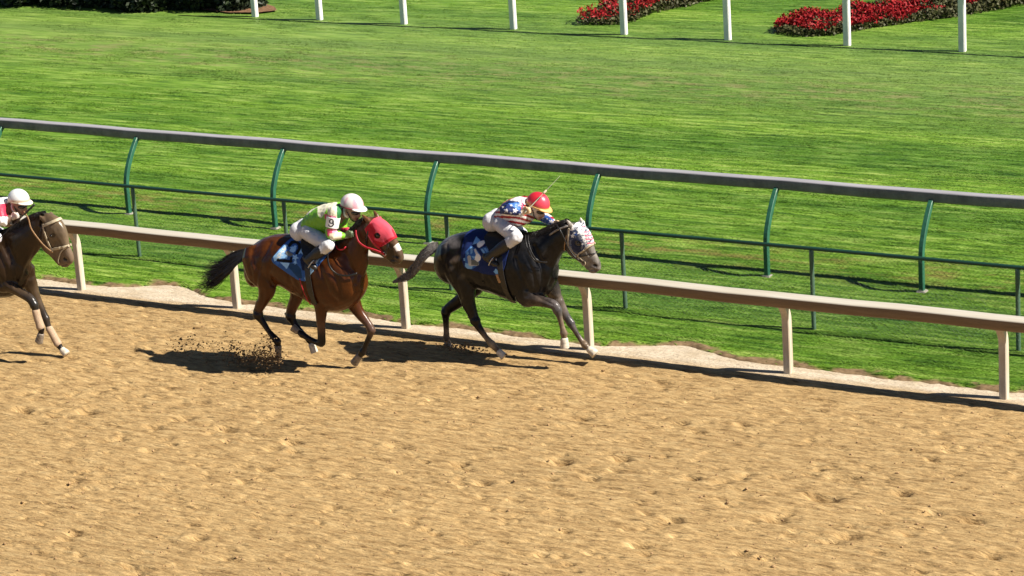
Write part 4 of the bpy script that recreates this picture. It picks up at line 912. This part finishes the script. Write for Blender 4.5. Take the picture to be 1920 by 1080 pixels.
def jockey(label, yc, J, jacket_col, helm, pants_col, sh=None, whip=None, glove=None, group='jockeys riding'):
    sh = sh or Vector((0, 0, 0))
    def P(a, b, off=0.0): return W(a, b, yc+off)+sh
    hipc = P(*J['hip']); root = tag(empty('person', (hipc.x, yc+sh.y, hipc.z)), label, 'person', group)
    hc = P(*J['helmet']); fc = P(*J['face']); fwd = (P(*J['look'])-hc); fwd.y = 0; fwd.normalize(); dn = (fc-hc); dn.y = 0; dn = (dn-fwd*dn.dot(fwd)).normalized()
    def body_parts(p, grow=0.0, what='all'):
        T = J['torso']
        if what in ('all', 'top'):
            secs = [sec(a, b, yc, w) for a, b, w in T]; secs = [(c+sh, A*(1+grow*6), w+grow) for c, A, w in secs]
            secs = [(secs[0][0]-(secs[1][0]-secs[0][0])*.2, secs[0][1]*.75, secs[0][2]*.8)]+secs+[(secs[-1][0]+(secs[-1][0]-secs[-2][0])*.35, secs[-1][1]*.55, secs[-1][2]*.62)]
            p.sections(secs, n=20, power=2.3, col=(1, 1, 1))
            for s in (-1, 1):
                A = J['arm_near'] if s < 0 else J['arm_far']
                js = [P(x, y, s*o) for x, y, o in A]; rr = [.062, .050, .043, .036, .026]
                js2 = [js[0], js[0].lerp(js[1], .5), js[1], js[1].lerp(js[2], .5), js[2]]
                if what == 'top': js2[-1] = js2[-2].lerp(js2[-1], .78); rr = [.072, .060, .054, .048, .030]
                p.tube(js2, [r+grow*.5 for r in rr], n=12, col=(1, 1, 1), sub=3)
                p.ball(js[0], .066+grow, col=(1, 1, 1))
        if what in ('all', 'legs'):
            p.ball(hipc, (.12+grow, .15+grow, .115+grow), col=(1, 1, 1))
            for s in (-1, 1):
                G = J['leg_near'] if s < 0 else J['leg_far']
                js = [P(x, y, s*o) for x, y, o in G]
                p.ball(hipc+Vector((-.035, s*.075, -.01)), (.105+grow, .09+grow, .10+grow), col=(1, 1, 1))
                p.tube([js[0], js[0].lerp(js[1], .5)+Vector((0, 0, -.012)), js[1]], [.088+grow, .078+grow, .056+grow], n=14, col=(1, 1, 1))
                e = js[2] if what == 'all' else js[1].lerp(js[2], .38)
                p.tube([js[1], js[1].lerp(js[2], .35), e], [.058+grow, .056+grow, .034+grow] if what == 'all' else [.060+grow, .055+grow, .048+grow], n=12, col=(1, 1, 1))
                if what == 'all': p.tube([js[2], js[2].lerp(js[3], .5)+Vector((0, 0, .01)), js[3]], [.034, .036, .026], n=10, flat=[1, 1, 1.2], col=(1, 1, 1))
    p = Parts(); body_parts(p)
    # head with brow, nose, chin, ears on a neck
    Y1 = Vector((0, 1, 0)); sk = SK
    ctr = hc+dn*.045
    p.ball(ctr, (.098, .078, .098), col=sk)
    p.ball(ctr+dn*.052+fwd*.038, (.060, .058, .066), col=sk)
    p.ball(ctr+dn*.108+fwd*.060, (.030, .032, .024), col=sk)
    p.tube([ctr+dn*.028+fwd*.088, ctr+dn*.050+fwd*.108, ctr+dn*.066+fwd*.100], [.010, .014, .014], n=8, col=(.38, .2, .13), sub=2)
    p.tube([ctr+dn*.088+fwd*.082-Y1*.022, ctr+dn*.088+fwd*.092, ctr+dn*.088+fwd*.082+Y1*.022], [.006, .009, .006], n=8, col=(.28, .09, .07), sub=2)
    for s in (-1, 1): p.ball(ctr+dn*.035-fwd*.012+Y1*s*.078, (.018, .010, .028), col=sk)
    lastc = sec(*J['torso'][-1][:2], yc, .1)[0]+sh; p.tube([lastc, ctr+dn*.05-fwd*.03], [.060, .052], n=12, col=sk)
    for s in (-1, 1):
        A = J['arm_near'] if s < 0 else J['arm_far']; w_ = P(A[2][0], A[2][1], s*A[2][2]); d_ = w_-P(A[1][0], A[1][1], s*A[1][2]); hd = J['hand_near'] if s < 0 else J['hand_far']
        limb_hand(p, w_-d_.normalized()*.01, (P(hd[0], hd[1], s*hd[2])-w_) , s, col=glove or SK)
    p.build('body', M_skin, root, voxel=.0066, smooth=2, colfn=lambda V, o: np.where(o > .95, np.array(SK), o))
    # silks, breeches
    q = Parts(); body_parts(q, .010, 'top')
    q.build('jacket', M_silk, root, voxel=.0085, smooth=3, wrinkle=.011, colfn=lambda V, o: jacket_col(PX(V-np.array(sh)), V-np.array(sh)))
    q = Parts(); body_parts(q, .008, 'legs')
    q.build('breeches', M_pants, root, voxel=.009, smooth=3, wrinkle=.009, colfn=lambda V, o: pants_col(PX(V-np.array(sh), yc), V-np.array(sh)))
    for s in (-1, 1):
        G = J['leg_near'] if s < 0 else J['leg_far']; js = [P(x, y, s*o) for x, y, o in G]; q = Parts()
        a, b, c = js[1:4]; q.tube([a.lerp(b, .30), a.lerp(b, .5), a.lerp(b, .8), b], [.066, .066, .053, .046], n=14)
        f = (c-b).normalized(); q.tube([b-f*.045, b+f*.01, b.lerp(c, .5), c-f*.01, c+f*.02], [.034, .040, .038, .034, .024], n=12, flat=[1, 1, 1.05, 1.15, 1.1])
        q.ball(b-f*.02-Vector((0, 0, .012)), .034); bt = q.build('boot', M_leather, root, voxel=.008, smooth=2, colfn=False)
        st = b.lerp(c, .62); n2 = Vector((f.z, 0, -f.x)); n2 = -n2 if n2.z < 0 else n2    # stirrup iron around the foot, belongs to the boot it carries
        k = Parts(); ar = [st+n2*(.075*math.sin(t_))+Vector((0, .052*math.cos(t_), 0)) for t_ in np.linspace(-.5, math.pi+.5, 11)]; ar.append(ar[0]); k.tube(ar, [.006]*len(ar), n=6, sub=2); k.build('stirrup', M_steel, root, remesh=False, colfn=False)
    # helmet: shell, band, peak, goggles
    hm = tag(empty('helmet', hc)); hm.parent = root; hm.matrix_parent_inverse = root.matrix_basis.inverted()
    r0 = J.get('helmr', .118); Rm = Matrix((fwd, Y1*-1 if fwd.cross(-Y1).dot(-dn) > 0 else Y1, -dn)).transposed(); V = []; F = []
    nu, nv = 28, 13
    for i in range(nv):
        ph = math.radians(2+i/(nv-1)*98)
        for j in range(nu):
            th = 2*math.pi*j/nu; q3 = Vector((math.sin(ph)*math.cos(th)*r0*1.10, math.sin(ph)*math.sin(th)*r0*.90, math.cos(ph)*r0*1.0))
            V.append(hc+Rm@q3)
    for i in range(nv-1):
        for j in range(nu): a = i*nu+j; b = i*nu+(j+1) % nu; F.append((a, b, b+nu, a+nu))
    V = np.array([tuple(v) for v in V]); o = mesh_np('shell', V, F, M_helmet, hm); s_ = o.modifiers.new('t', 'SOLIDIFY'); s_.thickness = .006
    s2 = o.modifiers.new('s', 'SUBSURF'); s2.levels = s2.render_levels = 1
    loc = (V-np.array(hc))@np.array(Rm); set_col(o.data, helm['col'](loc/r0))
    pk = []; PF = []
    for i, (rr, zz) in enumerate(((.96, -.06), (1.16, -.14), (1.40, -.26))):
        for j in range(13):
            th = math.radians(-62+j*124/12); k = 1 if i == 0 else (math.cos(math.radians(-62+j*124/12))**.5 if i else 1)
            x_ = math.cos(th)*1.10*(1+(rr-1)*k); y_ = math.sin(th)*.90*(1+(rr-1)*k*.4); pk.append(hc+Rm@Vector((x_*r0, y_*r0, zz*r0*(1 if i == 0 else k))))
    for i in range(2):
        for j in range(12): a = i*13+j; PF.append((a, a+1, a+14, a+13))
    o = mesh_np('peak', [tuple(v) for v in pk], PF, helm['peak'], hm); s_ = o.modifiers.new('t', 'SOLIDIFY'); s_.thickness = .006
    bd = [hc+Rm@Vector((math.cos(t_)*1.12*r0, math.sin(t_)*.925*r0, -.10*r0)) for t_ in np.linspace(0, 6.2832, 25)]
    k = Parts(); k.tube(bd, [.008]*25, n=6, sub=1); k.build('band', helm['band'], hm, remesh=False, colfn=False)
    gp = [ctr+dn*.022+fwd*(.096*math.cos(t_))+Y1*(.078*math.sin(t_)) for t_ in np.linspace(-1.0, 1.0, 9)]
    k = Parts(); k.tube(gp, [.014]+[.021]*3+[.016]+[.021]*3+[.014], n=10, flat=[.5]*9, sub=2); k.build('goggles', M_goggle, root, remesh=False, colfn=False)
    strap('chin_strap', [ctr+dn*.02+Y1*-.080, ctr+dn*.09+fwd*.03+Y1*-.062, ctr+dn*.135+fwd*.05, ctr+dn*.09+fwd*.03+Y1*.062, ctr+dn*.02+Y1*.080], .006, M_leather, root)
    return root, P

# green jockey on the bay
def c4b(l): return [(500+x/5.685, 350+y/5.685) for x, y in l]
GRN = (.16, .42, .02); CRM = (.66, .62, .46); PNK = (.62, .07, .16)
def green_silk(P, V):
    o = np.tile(GRN, (len(P), 1)); near = V[:, 1] < YB-.02
    o[in_poly(P, c4b([(540, 200), (650, 160), (640, 240), (580, 340), (545, 300)]))] = CRM
    o[in_poly(P, c4b([(640, 160), (750, 150), (760, 330), (740, 470), (700, 330), (650, 290)]))] = CRM
    o[near_line(P, c4b([(430, 290), (500, 230), (600, 180), (690, 170)]), 4)] = (.72, .68, .5)
    o[in_poly(P, c4b([(745, 190), (800, 190), (820, 330), (770, 420), (750, 330)]))] = (.03, .17, .05)
    up = in_poly(P, c4b([(615, 290), (740, 320), (745, 360), (620, 345)])); o[up & near] = PNK; o[in_poly(P, c4b([(690, 315), (740, 330), (740, 350), (690, 345)])) & near] = (.85, .4, .6)
    lo = in_poly(P, c4b([(640, 450), (750, 440), (750, 500), (650, 530)])); o[lo & near] = PNK; o[in_poly(P, c4b([(700, 450), (760, 450), (750, 500), (700, 500)])) & near] = (.85, .4, .6)
    o[in_poly(P, c4b([(670, 500), (800, 480), (800, 560), (680, 570)]))] = CRM
    far = V[:, 1] > YB+.05; o[in_poly(P, c4b([(780, 440), (880, 430), (880, 490), (780, 500)])) & far] = (.55, .03, .09)
    return o
def pants_g(P, V):
    return np.tile((.58, .58, .60), (len(P), 1))
Jb = dict(helmet=(660, 384), look=(684, 391), face=(655, 404), hip=(573, 430), torso=[((573, 408), (586, 436), .125), ((587, 393), (600, 436), .145), ((610, 384), (621, 434), .165), ((632, 382), (642, 424), .175)],
          arm_near=[(627, 398, .185), (620, 440, .23), (648, 443, .10)], hand_near=(664, 438, .08), arm_far=[(640, 400, .18), (641, 432, .20), (655, 434, .09)], hand_far=(668, 432, .07),
          leg_near=[(577, 434, .10), (617, 459, .26), (577, 488, .31), (590, 501, .32)], leg_far=[(577, 434, .10), (620, 455, .26), (580, 486, .31), (592, 498, .32)])
def hcol_pink(L):
    o = np.tile((.62, .57, .55), (len(L), 1)); a = np.arctan2(L[:, 1], L[:, 0]); m = (np.abs(((a/(math.pi/3))+.25) % 1-.5) < .2) & (L[:, 2] < .75); o[m] = (.6, .32, .38); o[L[:, 2] < .1] = (.52, .27, .30); return o
jb, PJ = jockey('jockey in green silks with number nine armband and pale pink cap riding the bay horse', YB, Jb, green_silk,
       dict(col=hcol_pink, peak=plain('white_peak', (.82, .80, .78), .4, .5, .05, 20), band=plain('dark_red_band', (.25, .03, .05), .5, .4, .1, 20)), pants_g, glove=(.10, .13, .07))
# number armband on the near upper arm
a = PJ(626, 403, -.193); b = PJ(621, 434, -.228); t = (b-a).normalized(); Bv = (Vector((0, 1, 0))-t*t.y).normalized(); Av = t.cross(Bv)
if Av.x < 0: Av = -Av
V = []; C = []; F = []; nu, nv = 72, 36
for i in range(nv):
    k = .12+.62*i/(nv-1); c = a+(b-a)*k
    for j in range(nu):
        th = 2*math.pi*j/nu; rr = .0735-.008*k; V.append(tuple(c+Av*(rr*math.sin(th))-Bv*(rr*math.cos(th))))
        u = (th if th < math.pi else th-2*math.pi); u = u-.35; x = u*rr; y = (.5-i/(nv-1))*(b-a).length*.62
        ring = abs(math.hypot(x/.9, (y-.018)/1.0)-.021) < .0075
        stem = abs(math.hypot((x+.004)/.95, (y+.008))-.030) < .0075 and x > .0 and y < .02
        foot = abs(math.hypot((x+.002)/.95, (y+.018))-.0215) < .007 and y < -.02
        C.append((.02, .02, .025) if (ring or stem or foot) else (.80, .79, .77))
for i in range(nv-1):
    for j in range(nu): q = i*nu+j; q2 = i*nu+(j+1) % nu; F.append((q, q2, q2+nu, q+nu))
ab = mesh_np('number_armband', V, F, M_cloth, jb, col=np.array(C)); s_ = ab.modifiers.new('t', 'SOLIDIFY'); s_.thickness = .004; s_.offset = -1

# star and stripe jockey on the grey
def c5b(l): return [(860+x/4.911, 320+y/4.911) for x, y in l]
NAVY = (.0111, .0222, .0962); WHT = (.6068, .592, .5772); SRED = (.3108, .0111, .0148)
def star_silk(P, V):
    o = np.tile((.74, .70, .66), (len(P), 1))
    # torso stripes curving round the body
    t = (P-np.array(c5b([(400, 380)])[0]))@np.array([-.17, .98]); t2 = t+((P[:, 0]-942)/30.)**2*.0+3*np.sin((P[:, 0]-942)/18.)
    o[(np.floor((t2+1.5)/4.3) % 2 == 0)] = SRED
    arm = in_poly(P, c5b([(380, 330), (430, 280), (520, 240), (600, 300), (590, 410), (520, 415), (380, 395)])); o[arm] = NAVY
    o[in_poly(P, c5b([(450, 300), (560, 290), (580, 330), (560, 370), (500, 330)]))] = (.05, .16, .45)
    o[in_poly(P, c5b([(500, 235), (640, 250), (640, 300), (560, 285), (470, 275)]))] = (.75, .70, .68)
    o[near_line(P, c5b([(580, 270), (585, 370)]), 2.6)] = (.65, .10, .16); o[near_line(P, c5b([(570, 280), (572, 330)]), 1.8)] = WHT
    o[near_line(P, c5b([(370, 350), (400, 300), (520, 240)]), 1.8)] = (.35, .16, .04)
    far = in_poly(P, c5b([(690, 400), (760, 370), (900, 470), (870, 510), (820, 500), (720, 440)])) & (V[:, 1] > YG-.02); o[far] = (.03, .09, .32)
    for cx, cy, r, rt in ((440, 368, 24, .1), (522, 368, 29, .3), (405, 335, 14, 0), (770, 435, 20, .2), (850, 470, 26, .4), (482, 318, 16, .3), (556, 318, 15, 0), (800, 400, 12, .3), (484, 392, 13, .5), (562, 402, 12, .1), (815, 445, 11, 0)): o[in_poly(P, c5b(star(cx, cy, r, rt)))] = WHT
    return o
Jg = dict(helmet=(1009, 381), look=(1030, 392), face=(1002, 400), hip=(934, 412), torso=[((936, 391), (944, 418), .125), ((948, 378), (959, 422), .145), ((968, 371), (979, 422), .165), ((986, 372), (997, 413), .175)],
          arm_near=[(972, 386, .185), (948, 395, .33), (979, 399, .27)], hand_near=(991, 395, .25), arm_far=[(1000, 396, .17), (1024, 409, .16), (1038, 418, .09)], hand_far=(1048, 423, .07),
          leg_near=[(938, 418, .10), (970, 444, .27), (914, 484, .31), (928, 495, .32)], leg_far=[(940, 416, .10), (980, 438, .22), (920, 482, .31), (934, 493, .32)])
def hcol_red(L): o = np.tile((.48, .018, .03), (len(L), 1)); m = (L[:, 0] > .15) & (L[:, 2] < .9); o[m] = (.60, .05, .08); o[L[:, 2] < .02] = (.5, .27, .08); return o
M_tanpeak = plain('tan_peak', (.62, .36, .12), .5, .4, .1, 20)
jg, PJ2 = jockey('jockey in star spangled red white and blue silks with red cap riding the grey horse', YG, Jg, star_silk, dict(col=hcol_red, peak=M_tanpeak, band=M_tanpeak), pants_g, glove=(.55, .38, .22))
w0 = PJ2(984, 399, -.30); w1 = PJ2(1050, 330, .12)
q = Parts(); q.tube([w0, w0.lerp(w1, .2), w0.lerp(w1, .55), w0.lerp(w1, .62), w0.lerp(w1, 1)], [.008, .006, .005, .003, .0022], n=8); wh = q.build('whip', plain('pale_whip_shaft', (.28, .27, .20), .5, .4, .1, 30), None, remesh=False, colfn=False)
tag(wh, 'thin pale riding whip held upright behind the red cap', 'whip')
q = Parts(); q.tube([w0.lerp(w1, .54), w0.lerp(w1, .60)], [.014, .012], n=8); q.build('collar', M_cream, wh, remesh=False, colfn=False)

# white cap jockey on the left horse
def red_silk(P, V):
    o = np.tile((.78, .76, .74), (len(P), 1)); d = P-np.array([35+625, 372+9]); k = PX(V)   # chest and sleeve panels
    o[(P[:, 1] > 392) & (P[:, 0] < 645)] = (.6, .03, .07); o[(P[:, 1] > 418)] = (.78, .76, .74); o[(P[:, 0] > 640)] = (.10, .06, .04); return o
jsh = W(35, 374, YL)-W(660, 384, YB)
Jl = dict(Jb); Jl['arm_near'] = [(622, 396, .185), (630, 428, .24), (646, 420, .12)]; Jl['hand_near'] = (662, 414, .09); Jl['look'] = (686, 389); Jl['arm_far'] = [(632, 398, .18), (641, 425, .20), (658, 412, .09)]; Jl['hand_far'] = (672, 404, .07)
def hcol_white(L): o = np.tile((.62, .62, .62), (len(L), 1)); o[L[:, 2] < .25] = (.5, .39, .29); return o
jl, PJ3 = jockey('jockey in a white cap crouched on the brown horse at the left edge', YB, Jl, red_silk, dict(col=hcol_white, peak=plain('cream_peak', (.72, .64, .55), .4, .5, .05, 20), band=M_cream), pants_g, sh=jsh, glove=(.55, .48, .42))
w0 = W(64, 384, YL-.12); w1 = W(-6, 452, YL-.34)
q = Parts(); q.tube([w0, w0.lerp(w1, .2), w0.lerp(w1, .3), w0.lerp(w1, .6), w1], [.013, .012, .007, .006, .005], n=8); tag(q.build('whip', M_leather, None, remesh=False, colfn=False), 'black riding whip slanting down across the brown horse neck at the left', 'whip')
